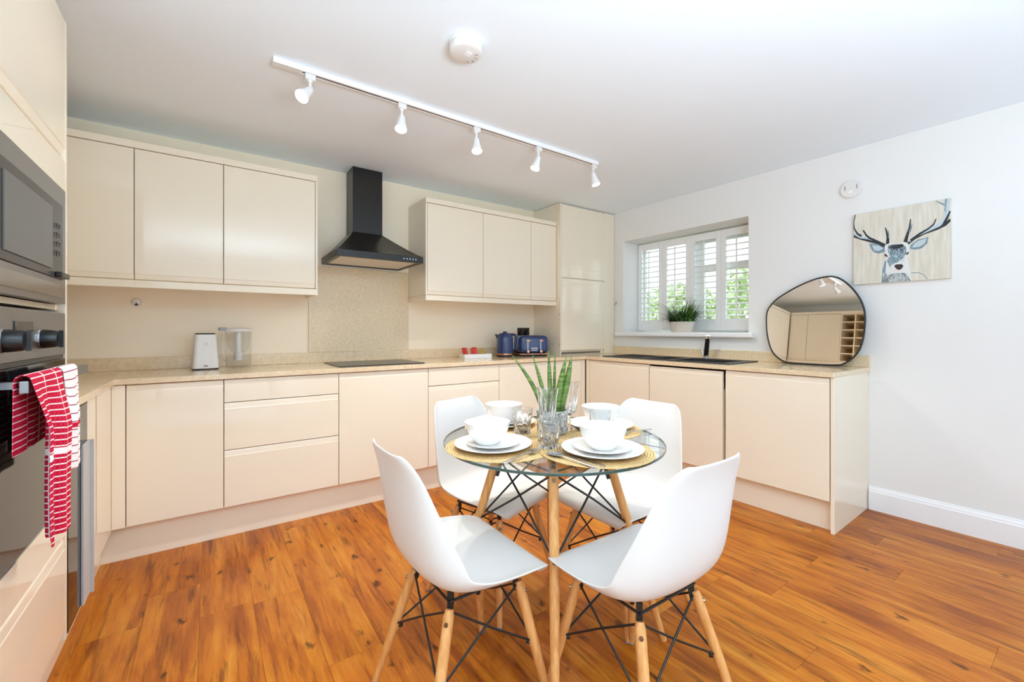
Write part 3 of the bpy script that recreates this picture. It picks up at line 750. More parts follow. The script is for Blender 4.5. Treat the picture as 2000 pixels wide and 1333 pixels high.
# ---- left wall cupboards and wine rack (seen in the round mirror)
XUL = -0.625
def left_upper(label, y0, y1):
    t = thing('wall_cabinet', label, 'cabinet', (XUL, y0, 1.392), lrot, GU)
    w = y1 - y0
    obj('body', box(0.0006, w - 0.0006, TH + 0.002, 0.372, 0.05, 0.757), M['cream_matt'], t)
    obj('door', front_mesh(w, 0.043, 0.756, 'bottom'), M['cream'], t, bevel=0.0012)
    obj('cornice', box(0, w, -0.004, 0.372, 0.758, 0.795), M['cream'], t); obj('pelmet', box(0, w, -0.002, 0.02, 0, 0.04), M['cream'], t)
left_upper('cream gloss wall cabinet with a wide door, reflected in the mirror beside the wine rack', 2.40, 2.83)
left_upper('cream gloss wall cabinet with a narrow door, reflected in the mirror by the corner', 2.83, 3.072)
wr = thing('wine_rack', 'open cream wine rack with small cubbyholes, reflected at the mirror right edge', 'wine rack', (XUL, 2.056, 1.392), lrot)
for x in (0.0, 0.165, 0.328): obj('upright', box(x, x + 0.015, 0.0, 0.35, 0.043, 0.757), M['cream'], wr)
for c in (0.0152, 0.1802):
    for k in range(7): obj('shelf', box(c, c + 0.1476, 0.0, 0.345, 0.043 + k*0.1165, 0.057 + k*0.1165), M['cream'], wr)
obj('back_panel', box(0.0, 0.343, 0.351, 0.36, 0.043, 0.757), M['wood_tan'], wr)
obj('cornice', box(0, 0.343, -0.004, 0.372, 0.758, 0.795), M['cream'], wr); obj('pelmet', box(0, 0.343, -0.002, 0.02, 0, 0.04), M['cream'], wr)

# ---- hood and hob
ho = thing('cooker_hood', 'black chimney cooker hood above the hob', 'cooker hood', (0.683, 2.94, 1.650), 0)
HW, HD = 0.602, WALL_Y - 2.94 - 0.013
ca, cb, cfy = 0.18, 0.40, 0.302
canopy = MB()
vs = [(0, 0, 0.045), (HW, 0, 0.045), (HW, HD, 0.045), (0, HD, 0.045)]
n = 6
rings = []
for k in range(n+1):
    t = k/n; e = 1 - (1 - t)**1.18
    x0, x1, y0 = ca*t, HW + (cb - HW)*t, cfy*t
    rings.append([(x0, y0, 0.045 + 0.19*t**1.12), (x1, y0, 0.045 + 0.19*t**1.12), (x1, HD, 0.045 + 0.19*t**1.12), (x0, HD, 0.045 + 0.19*t**1.12)])
vv = [p for r_ in rings for p in r_]
ff = [(i*4+k, i*4+(k+1) % 4, (i+1)*4+(k+1) % 4, (i+1)*4+k) for i in range(n) for k in range(4)] + [(3, 2, 1, 0), tuple(n*4+k for k in range(4))]
canopy.add(vv, ff); obj('canopy', canopy, M['black_hood'], ho, bevel=0.0015)
rm = MB().slab([0, 0.03, HW-0.03, HW], [0, 0.03, HD-0.03, HD], lambda x, y: not (0.03 < x < HW-0.03 and 0.03 < y < HD-0.03), 0.0, 0.0445)
obj('rim', rm, M['black_hood'], ho, bevel=0.0012)
for k in range(2): obj('grease_filter', box(0.031 + k*0.271, 0.031 + 0.269 + k*0.271, 0.031, HD - 0.031, 0.006, 0.012), M['filter'], ho)
for k in range(5): obj('button', MB().lathe([(0.004, 0), (0.004, 0.003), (0, 0.003)], 10), M['chrome'], ho, loc=(0.455 + 0.022*k, -0.0002, 0.022), rot=(R(90), 0, 0))
obj('chimney', box(ca, cb, cfy, HD, 0.2355, CEIL - 1.650 - 0.003), M['black_hood'], ho, bevel=0.0015)

hb_ = thing('induction_hob', 'flat black glass induction hob set on the worktop', 'hob', (0.690, 2.905, Z_CT + 0.0005), 0)
obj('glass_top', box(0, 0.592, 0, 0.465, 0, 0.006), M['hob_glass'], hb_, bevel=0.002)
for (x, y, r) in ((0.15, 0.12, 0.075), (0.44, 0.12, 0.09), (0.15, 0.345, 0.09), (0.44, 0.345, 0.075)):
    obj('zone_ring', MB().lathe([(r, 0.0062), (r + 0.002, 0.0062), (r + 0.002, 0.0065), (r, 0.0065)], 40, (x, y, 0), close=True), M['grey_plastic'], hb_)

# ---- sink and tap (local: x towards camera, y into the wall)
sk = thing('sink', 'black composite inset sink with two bowls and a ribbed drainer', 'sink', RP(SK['n1'], SK['s1'], Z_CT + 0.0005), RROT)
Wd, Dp = SK['s1'] - SK['s0'], SK['n1'] - SK['n0']
b1 = (SK['s1'] - 2.305, SK['s1'] - 2.095); b2 = (SK['s1'] - 2.045, SK['s1'] - 1.635)
by = (0.03, Dp - 0.09)
xs = [0, 0.03, b1[0], b1[1], b2[0], b2[1], Wd]; ys = [0, by[0], by[1], Dp]
obj('rim', MB().slab(xs, ys, lambda x, y: not (by[0] < y < by[1] and (b1[0] < x < b1[1] or b2[0] < x < b2[1])), 0, 0.007), M['sink'], sk, bevel=0.002)
def bowl_mesh(x0, x1, y0, y1, d):
    t = 0.004; g = 0.012
    vs = [(x0, y0, 0.006), (x1, y0, 0.006), (x1, y1, 0.006), (x0, y1, 0.006), (x0+g, y0+g, -d), (x1-g, y0+g, -d), (x1-g, y1-g, -d), (x0+g, y1-g, -d)]
    return MB().add(vs, [(0, 1, 5, 4), (1, 2, 6, 5), (2, 3, 7, 6), (3, 0, 4, 7), (4, 5, 6, 7)])
e = 0.0005
for (q, dd) in ((b1, 0.10), (b2, 0.155)):
    bo = obj('bowl', bowl_mesh(q[0]+e, q[1]-e, by[0]+e, by[1]-e, dd), M['sink'], sk, bevel=0.008, seg=3)
    obj('drain', MB().lathe([(0.0, -dd + 0.003), (0.032, -dd + 0.003), (0.036, -dd + 0.001)], 24, ((q[0]+q[1])/2, (by[0]+by[1])/2, 0)), M['chrome'], bo)
for k in range(9): obj('drainer_rib', box(0.06, b1[0] - 0.04, 0.06 + k*0.033, 0.066 + k*0.033, 0.0072, 0.0095), M['sink'], sk)
tp = thing('mixer_tap', 'black and chrome single lever mixer tap leaning over the sink', 'tap', RP(0.10, 1.975, Z_CT + 0.008), RROT)
obj('base', MB().lathe([(0.026, 0), (0.026, 0.006), (0.021, 0.012), (0.021, 0.022), (0, 0.022)], 24), M['chrome'], tp, smooth='auto')
obj('spout', MB().tube([(0, 0, 0.022), (0.012, -0.01, 0.09), (0.028, -0.025, 0.165)], [0.019, 0.019, 0.018], 16), M['black_plastic'], tp, smooth='auto')
obj('nozzle', MB().tube([(0.0285, -0.0255, 0.1655), (0.0325, -0.029, 0.188)], [0.0195, 0.0195], 16), M['chrome'], tp, smooth='auto')
obj('lever', MB().tube([(-0.018, 0, 0.016), (-0.034, 0.0, 0.05), (-0.036, -0.002, 0.115)], [0.008, 0.008, 0.006], 10), M['chrome'], tp, smooth='auto')

# ---- round mirror leaning on the wall
mo = [(-0.324,0.326),(-0.319,0.383),(-0.297,0.423),(-0.26,0.467),(-0.198,0.508),(-0.124,0.55),(-0.052,0.582),(0.017,0.601),(0.071,0.605),(0.11,0.596),(0.152,0.568),(0.198,0.516),(0.238,0.453),(0.262,0.392),(0.273,0.333),(0.272,0.244),(0.264,0.165),(0.246,0.1),(0.21,0.048),(0.165,0.012),(0.139,0.004),(0.062,0.001),(-0.029,0.0),(-0.134,0.001),(-0.183,0.005),(-0.229,0.029),(-0.271,0.073),(-0.297,0.135),(-0.316,0.221)]
def smooth_loop(pts, it=2):
    for _ in range(it):
        q = []
        for i in range(len(pts)):
            a, b_ = pts[i], pts[(i+1) % len(pts)]
            q += [(a[0]*.75+b_[0]*.25, a[1]*.75+b_[1]*.25), (a[0]*.25+b_[0]*.75, a[1]*.25+b_[1]*.75)]
        pts = q
    return pts
mo = smooth_loop(mo, 1)
LEAN = R(5.2)
mi = thing('pebble_mirror', 'pebble shaped mirror with thin black frame leaning on the white wall', 'mirror', RP(0.105, 1.2, Z_CT + 0.0065), (-LEAN, 0, RROT - 0.03))
obj('glass', MB().prism([(x*0.985, 0.3 + (z-0.3)*0.985) for x, z in mo], 0.004, 0.010, 'y'), M['mirror'], mi)
obj('frame', MB().tube([(x, 0.006, z) for x, z in mo], 0.0058, 8, closed=True), M['black_metal'], mi, smooth=True)
obj('backing', MB().prism([(x*0.99, 0.3 + (z-0.3)*0.99) for x, z in mo], 0.0105, 0.016, 'y'), M['black_plastic'], mi)

# ---- stag canvas
CW, CH = 0.455, 0.463
cv = thing('stag_canvas', 'unframed canvas print of a grey blue stag head on a pale beige ground', 'picture', RP(0.001, 1.002, 1.460), RROT)
def canvas_mat():
    m, nt, b = mat_new('canvas_print_ground'); L = nt.links.new
    tc = N(nt, 'ShaderNodeTexCoord'); mp = N(nt, 'ShaderNodeMapping'); mp.inputs['Scale'].default_value = (30, 1, 3); L(tc.outputs['Object'], mp.inputs[0])
    nz = N(nt, 'ShaderNodeTexNoise'); nz.inputs['Scale'].default_value = 2; nz.inputs['Detail'].default_value = 4; L(mp.outputs[0], nz.inputs['Vector'])
    cr = N(nt, 'ShaderNodeValToRGB'); e = cr.color_ramp.elements
    e[0].position = 0.3; e[0].color = srgb(208, 200, 182); e[1].position = 0.7; e[1].color = srgb(226, 221, 208)
    L(nz.outputs['Fac'], cr.inputs[0]); L(cr.outputs[0], b.inputs['Base Color']); b.inputs['Roughness'].default_value = 0.7
    return m
obj('canvas', box(0, CW, -0.022, 0, 0, CH), canvas_mat(), cv, bevel=0.001)
def cuv(x, y):
    u = (x - 205)/1335.0; top = 285 - 225*u; bot = 1240 - 85*u
    up = u + 0.10*u*(1-u)      # undo the foreshortening
    return (max(0.001, min(CW - 0.001, up*CW)), max(0.001, min(CH - 0.001, (bot - y)/(bot - top)*CH)))
P_DARK = pm('print_dark_ink', srgb(44, 48, 54), rough=0.7, vary=0.35, scale=90)
P_MID = pm('print_blue_grey', srgb(124, 148, 158), rough=0.7, vary=0.3, scale=110)
P_LIGHT = pm('print_pale_blue', srgb(190, 204, 208), rough=0.7, vary=0.15, scale=90)
P_WHITE = pm('print_off_white', srgb(226, 226, 222), rough=0.7, vary=0.06, scale=90)
P_BROWN = pm('print_nose_brown', srgb(62, 50, 50), rough=0.7, vary=0.2, scale=90)
lay = [0]
def shape(name, pts, mat):
    lay[0] += 1
    q = [cuv(*p) for p in pts]; d = 0.0222 + 0.00012*lay[0]
    obj(name, MB().prism(q, -d, -0.0221, 'y'), mat, cv)
def stroke(name, pts, ws, mat):
    L_, R_ = [], []
    for i, p in enumerate(pts):
        a = Vector(pts[max(0, i-1)]); b_ = Vector(pts[min(len(pts)-1, i+1)]); t = (b_ - a).normalized(); nn = Vector((-t.y, t.x))
        w = ws[0] + (ws[1]-ws[0])*i/(len(pts)-1)
        L_.append(tuple(Vector(p) + nn*w)); R_.append(tuple(Vector(p) - nn*w))
    shape(name, L_ + R_[::-1], mat)
shape('neck', [(600, 1215), (605, 1080), (640, 900), (700, 850), (940, 850), (985, 1000), (1010, 1190)], P_WHITE)
shape('neck_fur', [(600, 1215), (610, 1060), (640, 930), (668, 900), (655, 1080), (690, 1120), (760, 1090), (900, 1080), (960, 1120), (1005, 1188)], P_MID)
shape('chest', [(700, 1205), (730, 1120), (830, 1085), (930, 1110), (985, 1190)], P_LIGHT)
stroke('shoulder_line', [(1010, 1080), (1100, 1075), (1165, 1100), (1225, 1165)], (5, 5), P_MID)
shape('ear', [(425, 680), (520, 680), (640, 715), (650, 790), (560, 815), (490, 795), (450, 740)], P_MID)
shape('ear_inner', [(470, 700), (560, 705), (630, 745), (560, 780), (500, 770)], P_LIGHT)
shape('ear', [(1240, 590), (1225, 680), (1150, 745), (1060, 765), (985, 750), (1000, 700), (1090, 630)], P_MID)
shape('ear_inner', [(1215, 610), (1190, 680), (1120, 725), (1020, 735), (1050, 680), (1110, 640)], P_LIGHT)
stroke('antler', [(640, 715), (560, 670), (440, 640), (330, 610), (210, 572)], (16, 22), P_DARK)
stroke('antler_light', [(650, 690), (560, 655), (430, 610), (300, 590), (225, 545)], (10, 16), P_LIGHT)
stroke('antler_tine', [(650, 705), (560, 660), (430, 600), (385, 560), (345, 495)], (20, 9), P_DARK)
stroke('antler_tine', [(320, 575), (265, 545), (215, 470), (208, 390), (235, 285)], (16, 5), P_DARK)
stroke('antler_tine', [(685, 690), (690, 600), (675, 530), (655, 460)], (24, 6), P_DARK)
stroke('antler_tine', [(700, 600), (702, 540), (690, 490)], (10, 3), P_MID)
stroke('antler', [(965, 680), (1050, 610), (1180, 540), (1350, 480), (1460, 425), (1538, 360)], (14, 22), P_DARK)
stroke('antler_light', [(985, 650), (1080, 570), (1230, 500), (1380, 430), (1470, 340), (1530, 240)], (12, 30), P_LIGHT)
stroke('antler_light', [(1470, 330), (1480, 230), (1490, 150), (1500, 66)], (34, 30), P_LIGHT)
stroke('antler_edge', [(1440, 420), (1490, 330), (1538, 240)], (14, 16), P_DARK)
stroke('antler_edge', [(1462, 250), (1470, 150), (1476, 66)], (6, 12), P_MID)
stroke('antler_tine', [(1000, 640), (1120, 550), (1240, 480), (1310, 420), (1342, 345)], (16, 6), P_DARK)
stroke('antler_tine', [(1455, 155), (1400, 130), (1335, 90)], (10, 6), P_MID)
stroke('antler_tine', [(930, 660), (950, 580), (985, 470), (1000, 345)], (26, 5), P_DARK)
stroke('antler_tine', [(985, 520), (1005, 470), (1022, 405)], (14, 3), P_MID)
shape('head', [(650, 700), (720, 670), (800, 690), (900, 660), (960, 680), (985, 740), (980, 820), (945, 900), (920, 990), (870, 1050), (800, 1045), (720, 1000), (675, 900), (650, 800)], P_WHITE)
shape('forehead', [(690, 720), (740, 690), (830, 690), (900, 690), (940, 730), (945, 800), (900, 880), (830, 930), (770, 1000), (720, 1000), (680, 920), (700, 860), (730, 860), (690, 800)], P_MID)
shape('crown', [(715, 740), (745, 705), (830, 690), (890, 685), (905, 720), (850, 745), (800, 750), (760, 765)], P_DARK)
def fur(name, mat, region, n, seed, ln, w, tilt):
    rg2 = random.Random(seed); mb = MB(); lay[0] += 1; d = 0.0222 + 0.00012*lay[0]
    x0, x1, y0, y1 = region
    for _ in range(n):
        x, y = rg2.uniform(x0, x1), rg2.uniform(y0, y1); a = R(90 + rg2.uniform(-tilt, tilt)); l = ln*rg2.uniform(.5, 1.2)
        c_, s_ = math.cos(a), math.sin(a)
        q = [cuv(x - s_*w, y + c_*w), cuv(x + c_*l, y + s_*l), cuv(x + s_*w, y - c_*w), cuv(x - c_*l*.3, y - s_*l*.3)]
        mb.add([(px, -d, pz) for px, pz in q], [(0, 1, 2, 3)])
    o = obj(name, mb, mat, cv); o['kind'] = 'stuff'
fur('fur_marks', P_DARK, (700, 930, 700, 820), 60, 1, 30, 4, 60)
fur('fur_marks', P_LIGHT, (695, 930, 740, 960), 70, 2, 40, 4, 40)
fur('fur_marks', P_DARK, (620, 980, 1090, 1180), 70, 3, 40, 3, 25)
fur('fur_marks', P_WHITE, (620, 990, 1080, 1180), 80, 4, 50, 4, 25)
shape('eye', [(640, 830), (660, 818), (692, 850), (680, 862), (655, 852)], P_BROWN)
shape('eye', [(935, 825), (955, 800), (980, 792), (970, 822), (950, 836)], P_BROWN)
shape('muzzle', [(725, 985), (780, 950), (900, 930), (925, 985), (900, 1040), (845, 1065), (780, 1050)], P_WHITE)
shape('nose', [(775, 985), (800, 965), (880, 960), (905, 985), (880, 1025), (850, 1042), (810, 1030)], P_BROWN)

# ---- small wall and ceiling fittings
al = thing('wall_alarm', 'round white alarm unit on the white wall above the stag canvas', 'alarm', RP(0.001, 1.016, 2.10), RROT)
obj('body', MB().prism([(0.060*math.cos(2*math.pi*k/32), 0.058*math.sin(2*math.pi*k/32)) for k in range(32)], -0.022, 0, 'y'), M['white_plastic'], al, bevel=0.005, seg=3)
obj('test_button', MB().lathe([(0.012, 0), (0.012, 0.002), (0, 0.002)], 20), M['white_gloss'], al, loc=(0.0, -0.0225, -0.022), rot=(R(90), 0, 0))
for k in (-1, 1): obj('vent_slot', box(k*0.032 - 0.003, k*0.032 + 0.003, -0.0235, -0.0222, -0.005, 0.022), M['grey_plastic'], al)
sd = thing('smoke_alarm', 'round white smoke alarm on the ceiling', 'alarm', (0.885, 1.585, CEIL - 0.0005), 0)
obj('base', MB().lathe([(0.072, 0), (0.073, -0.012), (0.071, -0.016), (0, -0.016)], 40), M['white_plastic'], sd, smooth='auto')
obj('cover', MB().lathe([(0.070, -0.0165), (0.0705, -0.034), (0.066, -0.044), (0.058, -0.048), (0, -0.049)], 40), M['white_plastic'], sd, smooth='auto')
obj('test_button', box(-0.014, 0.014, -0.030, -0.004, -0.0535, -0.0495), M['white_gloss'], sd, bevel=0.001)
for k in range(4):
    a = R(-40 + 30*k); obj('vent_slot', box(-0.007, 0.007, -0.0015, 0.0015, -0.0505, -0.0492), M['grey_plastic'], sd, loc=(0.045*math.cos(a), 0.045*math.sin(a), 0), rot=a)
hk = thing('wall_hook', 'white round hook with a dark slot on the cream wall below the wall cabinets', 'hook', (-0.357, WALL_Y - 0.001, 1.331), 0)
obj('disc', MB().lathe([(0.024, 0), (0.024, 0.004), (0.018, 0.012), (0.0, 0.016)], 28), M['white_plastic'], hk, smooth='auto', rot=(R(90), 0, 0))
obj('slot', MB().prism([(-0.010, -0.022), (0.010, -0.022), (0, -0.006)], -0.0175, -0.0125, 'y'), M['black_plastic'], hk)
h2 = thing('wall_hook', 'small chrome hook on the white wall beside the window', 'hook', RP(0.001, 3.0, 1.432), RROT)
obj('plate', box(-0.007, 0.007, -0.004, 0, -0.014, 0.024), M['chrome'], h2, bevel=0.002)
obj('hook_arm', MB().tube([(0, -0.004, 0.008), (0, -0.02, 0.0), (0, -0.026, -0.012), (0, -0.018, -0.018)], 0.0028, 8), M['steel_dark'], h2, smooth=True)
so = thing('wall_socket', 'double wall socket in dark nickel above the toaster', 'socket', (2.567, WALL_Y - 0.001, 1.140), 0)
obj('plate', box(-0.073, 0.073, -0.008, 0, -0.043, 0.043), M['nickel'], so, bevel=0.002)
for k in (-1, 1):
    obj('plug', MB().lathe([(0.024, 0), (0.024, 0.02), (0.018, 0.026), (0, 0.026)], 20), M['black_plastic'], so, loc=(k*0.034, -0.0085, -0.012), rot=(R(90), 0, 0))
    obj('switch', box(k*0.034 - 0.007, k*0.034 + 0.007, -0.0115, -0.0085, 0.02, 0.034), M['black_plastic'], so)

tr = thing('lighting_track', 'long white lighting track fixed across the ceiling', 'light track', (0.231, 2.16, CEIL - 0.0005), 0)
TLN = 2.277 - 0.231
obj('rail', MB().box(0, TLN, -0.0185, 0.0185, -0.025, 0), M['white_gloss'], tr, bevel=0.0015)
obj('feed_cap', MB().box(-0.001, 0.115, -0.0195, 0.0195, -0.0265, -0.0252), M['white_plastic'], tr)
obj('slot', MB().box(0.118, TLN - 0.01, -0.0080, -0.0010, -0.0258, -0.0251), M['black_plastic'], tr)
sp_lab = ['white track spotlight nearest the oven tower, tilted furthest to the left', 'second white track spotlight from the oven tower', 'middle white spotlight of the ceiling track', 'fourth white track spotlight, above the right wall cabinets', 'white spotlight at the window end of the ceiling track']
aims = [Vector((-0.55, -0.45, -0.75)), Vector((-0.18, -0.30, -0.95)), Vector((-0.10, -0.25, -0.95)), Vector((-0.35, 0.0, -0.92)), Vector((0.12, -0.22, -0.95))]
for i, x in enumerate((0.383, 0.824, 1.276, 1.74, 2.245)):
    t = thing('track_spotlight', sp_lab[i], 'spotlight', (x, 2.16, CEIL - 0.0268), 0, 'spotlights on the ceiling track')
    obj('adapter', box(-0.022, 0.022, -0.014, 0.014, -0.026, 0), M['white_plastic'], t, bevel=0.002)
    obj('stem', MB().tube([(0, 0, -0.026), (0, 0, -0.062)], 0.006, 12), M['white_gloss'], t, smooth='auto')
    obj('collar', MB().lathe([(0.011, -0.026), (0.011, -0.032), (0.006, -0.034)], 16), M['white_gloss'], t)
    a = aims[i].normalized()
    q = Vector((0, 0, -1)).rotation_difference(a)
    head = obj('head', MB().lathe([(0.0, 0.012), (0.012, 0.010), (0.018, 0.0), (0.021, -0.03), (0.028, -0.060), (0.0315, -0.078), (0.0300, -0.078), (0.0268, -0.062), (0.0, -0.060)], 32), M['white_gloss'], t, smooth='auto', loc=(0, 0, -0.070))
    head.rotation_mode = 'QUATERNION'; head.rotation_quaternion = q
    obj('lens', MB().lathe([(0.0, -0.066), (0.015, -0.0655), (0.0255, -0.0640), (0.0255, -0.0610), (0, -0.0605)], 28), M['lens'], head, smooth='auto')
    ld = bpy.data.lights.new('spot_lamp', 'SPOT'); ld.energy = (8, 30, 36, 36, 30)[i]; ld.color = (1, 0.97, 0.92); ld.spot_size = R(115); ld.spot_blend = 0.8; ld.shadow_soft_size = 0.025
    lo = bpy.data.objects.new('spot_lamp', ld); COL.objects.link(lo)
    lo.location = Vector((x, 2.16, CEIL - 0.0268 - 0.070)) + a*0.082; lo.rotation_mode = 'QUATERNION'; lo.rotation_quaternion = q

# ================================================================ things on the worktop
ZW = Z_CT + 0.0008
ap = thing('countertop_appliance', 'small white tapered appliance with black top on the worktop', 'appliance', (-0.02, 3.275, ZW), R(4))
def taper_box(w0, d0, w1, d1, z0, z1, r=0.02, n=5):
    mb = MB(); rings = []
    for (w, d, z) in ((w0, d0, z0), (w1, d1, z1)):
        ring = []
        for (cx, cyy, a0) in ((w/2-r, d/2-r, 0), (-w/2+r, d/2-r, 90), (-w/2+r, -d/2+r, 180), (w/2-r, -d/2+r, 270)):
            for k in range(n+1):
                a = R(a0 + 90*k/n); ring.append((cx + r*math.cos(a), cyy + r*math.sin(a), z))
        rings.append(ring)
    m = len(rings[0]); mb.add(rings[0] + rings[1], [(k, (k+1) % m, m+(k+1) % m, m+k) for k in range(m)] + [tuple(range(m))[::-1], tuple(range(m, 2*m))])
    return mb
obj('base', taper_box(0.132, 0.15, 0.134, 0.152, 0, 0.006), M['black_plastic'], ap)
obj('shell', taper_box(0.135, 0.155, 0.108, 0.125, 0.0065, 0.215), M['white_plastic'], ap, bevel=0.003)
obj('lid', taper_box(0.104, 0.12, 0.098, 0.114, 0.2152, 0.222), M['black_plastic'], ap)
obj('power_button', box(-0.010, 0.010, -0.0775, -0.0755, 0.018, 0.028), M['grey_plastic'], ap)
obj('maker_mark', MB().lathe([(0.0075, 0), (0.009, 0), (0.009, 0.001), (0.0075, 0.001)], 20, close=True), M['grey_plastic'], ap, loc=(0, -0.0672, 0.155), rot=(R(90 + 4), 0, 0))

jg = thing('water_filter_jug', 'clear water filter jug with white lid beside the white appliance', 'jug', (0.157, 3.29, ZW), R(10))
def oval(rx, ry, z, n=32): return [(rx*math.cos(2*math.pi*k/n), ry*math.sin(2*math.pi*k/n), z) for k in range(n)]
def loft(rings, caps=(True, True)):
    mb = MB(); m = len(rings[0]); vs = [p for r_ in rings for p in r_]
    fs = [(i*m+k, i*m+(k+1) % m, (i+1)*m+(k+1) % m, (i+1)*m+k) for i in range(len(rings)-1) for k in range(m)]
    if caps[0]: fs.append(tuple(range(m))[::-1])
    if caps[1]: fs.append(tuple((len(rings)-1)*m+k for k in range(m)))
    return mb.add(vs, fs)
obj('pitcher', loft([oval(0.062, 0.046, 0), oval(0.070, 0.052, 0.01), oval(0.073, 0.055, 0.15), oval(0.075, 0.057, 0.235)], (True, False)), M['jug'], jg, smooth='auto')
obj('lid', loft([oval(0.077, 0.059, 0.236), oval(0.077, 0.059, 0.246), oval(0.06, 0.045, 0.254), oval(0.02, 0.015, 0.257)]), M['white_plastic'], jg, smooth='auto')
obj('funnel', loft([oval(0.030, 0.030, 0.095), oval(0.058, 0.044, 0.13), oval(0.068, 0.051, 0.232)], (True, False)), M['jug'], jg, smooth='auto')
obj('filter_cartridge', MB().lathe([(0.022, 0.045), (0.026, 0.09), (0.017, 0.10), (0.017, 0.23), (0, 0.23)], 20), M['white_plastic'], jg, smooth='auto')
obj('water', loft([oval(0.060, 0.044, 0.004), oval(0.068, 0.050, 0.012), oval(0.070, 0.052, 0.075)]), M['jug'], jg, smooth='auto')
obj('handle', MB().tube([(-0.070, 0.0, 0.228), (-0.098, 0, 0.226), (-0.104, 0, 0.16), (-0.100, 0, 0.06), (-0.071, 0, 0.045)], [0.010, 0.011, 0.011, 0.010, 0.009], 10), M['jug'], jg, smooth=True)
obj('thumb_grip', box(-0.108, -0.066, -0.016, 0.016, 0.238, 0.258), M['grey_plastic'], jg, bevel=0.003)

kt = thing('kettle', 'navy blue kettle with copper trim on the worktop', 'kettle', (2.208, 3.225, ZW), R(-30))
KS = 1.0
obj('power_base', MB().lathe([(0.078, 0), (0.08, 0.004), (0.078, 0.014), (0, 0.014)], 36), M['black_plastic'], kt, smooth='auto')
obj('base_trim', MB().lathe([(0.0765, 0.0145), (0.0785, 0.018), (0.0785, 0.026), (0.076, 0.03), (0.0, 0.03)], 36), M['copper'], kt, smooth='auto')
obj('body', MB().lathe([(0.0755, 0.0305), (0.077, 0.06), (0.076, 0.12), (0.073, 0.165), (0.066, 0.195), (0.052, 0.212), (0.0, 0.218)], 40), M['navy'], kt, smooth='auto')
obj('lid_knob', MB().lathe([(0.020, 0.217), (0.022, 0.224), (0.014, 0.230), (0, 0.231)], 20), M['navy'], kt, smooth='auto')
obj('spout', MB().add([(-0.068, -0.022, 0.20), (-0.068, 0.022, 0.20), (-0.095, 0.0, 0.205), (-0.072, -0.006, 0.155), (-0.072, 0.006, 0.155), (-0.060, 0, 0.205)], [(0, 2, 3), (2, 1, 4), (2, 4, 3), (0, 5, 2), (5, 1, 2), (0, 3, 4, 1), (0, 1, 5)]), M['navy'], kt)
obj('handle', MB().tube([(0.056, 0, 0.205), (0.090, 0, 0.200), (0.108, 0, 0.18), (0.112, 0, 0.12), (0.104, 0, 0.07), (0.090, 0, 0.055)], [0.011, 0.013, 0.013, 0.012, 0.011, 0.010], 12), M['navy'], kt, smooth=True)
obj('handle_bracket', MB().tube([(0.060, 0, 0.2085), (0.086, 0, 0.2155)], 0.009, 10), M['copper'], kt, smooth='auto')
obj('water_gauge', box(0.073, 0.080, -0.006, 0.006, 0.065, 0.165), M['steel'], kt)
ts = thing('toaster', 'navy blue four-slice toaster with copper trim beside the tall cupboard', 'toaster', (2.500, 3.225, ZW), R(-22))
def rbox(x0, x1, y0, y1, z0, z1): return MB().box(x0, x1, y0, y1, z0, z1)
obj('foot_plate', rbox(-0.125, 0.125, -0.125, 0.125, 0, 0.014), M['black_plastic'], ts, bevel=0.006, seg=3)
obj('base_trim', rbox(-0.135, 0.135, -0.135, 0.135, 0.0145, 0.026), M['copper'], ts, bevel=0.004)
bd = obj('body', rbox(-0.138, 0.138, -0.138, 0.138, 0.0265, 0.190), M['navy'], ts, bevel=0.035, seg=6, smooth=True)
for y in (-0.085, -0.035, 0.035, 0.085): obj('bread_slot', box(-0.10, 0.10, y - 0.012, y + 0.012, 0.1895, 0.191), M['black_plastic'], ts)
for x in (-0.062, 0.062):
    obj('lever_slot', box(x - 0.006, x + 0.006, -0.1395, -0.137, 0.06, 0.155), M['steel'], ts)
    obj('lever', box(x - 0.018, x + 0.018, -0.158, -0.140, 0.135, 0.150), M['copper'], ts, bevel=0.003)
    obj('dial', MB().lathe([(0.013, 0), (0.012, 0.012), (0, 0.012)], 18), M['copper'], ts, loc=(x + 0.001, -0.1385, 0.045), rot=(R(90), 0, 0))
for k in range(3): obj('maker_mark', MB().lathe([(0.006, 0), (0.009, 0), (0.009, 0.001), (0.006, 0.001)], 14, close=True), M['white_gloss'], ts, loc=(-0.021 + 0.021*k, -0.1388, 0.072), rot=(R(90), 0, 0))
obj('maker_line', box(-0.028, 0.028, -0.1395, -0.1385, 0.050, 0.055), M['white_gloss'], ts)
tt = thing('tea_tray', 'white tea caddy tray of sachets on the worktop left of the kettle', 'tray', (1.885, 3.205, ZW), R(-8))
obj('base', box(-0.125, 0.125, -0.065, 0.065, 0, 0.005), M['white_gloss'], tt)
for (a, b_, c, d) in ((-0.125, 0.125, -0.065, -0.060), (-0.125, 0.125, 0.060, 0.065)): obj('side_wall', box(a, b_, c, d, 0.0052, 0.036), M['white_gloss'], tt)
for x in (-0.125, -0.044, 0.039, 0.120): obj('divider', box(x, x + 0.005, -0.0598, 0.0598, 0.0052, 0.036), M['white_gloss'], tt)
def sachet(label, x, y, w, mat, tilt, rz):
    mb = MB(); mb.grid(6, 6, lambda u, v: ((u-.5)*w, 0.006*math.sin(math.pi*u)*math.sin(math.pi*v), v*0.088), None)
    p = tt.matrix_world
    a = R(-8); X, Y = 1.885 + x*math.cos(a) - y*math.sin(a), 3.205 + x*math.sin(a) + y*math.cos(a)
    o = obj('tea_sachet', mb, mat, solid=0.004, loc=(X, Y, ZW + 0.0055), rot=(tilt, 0, rz)); tag(o, label, 'sachet', 'sachets in the tea tray')
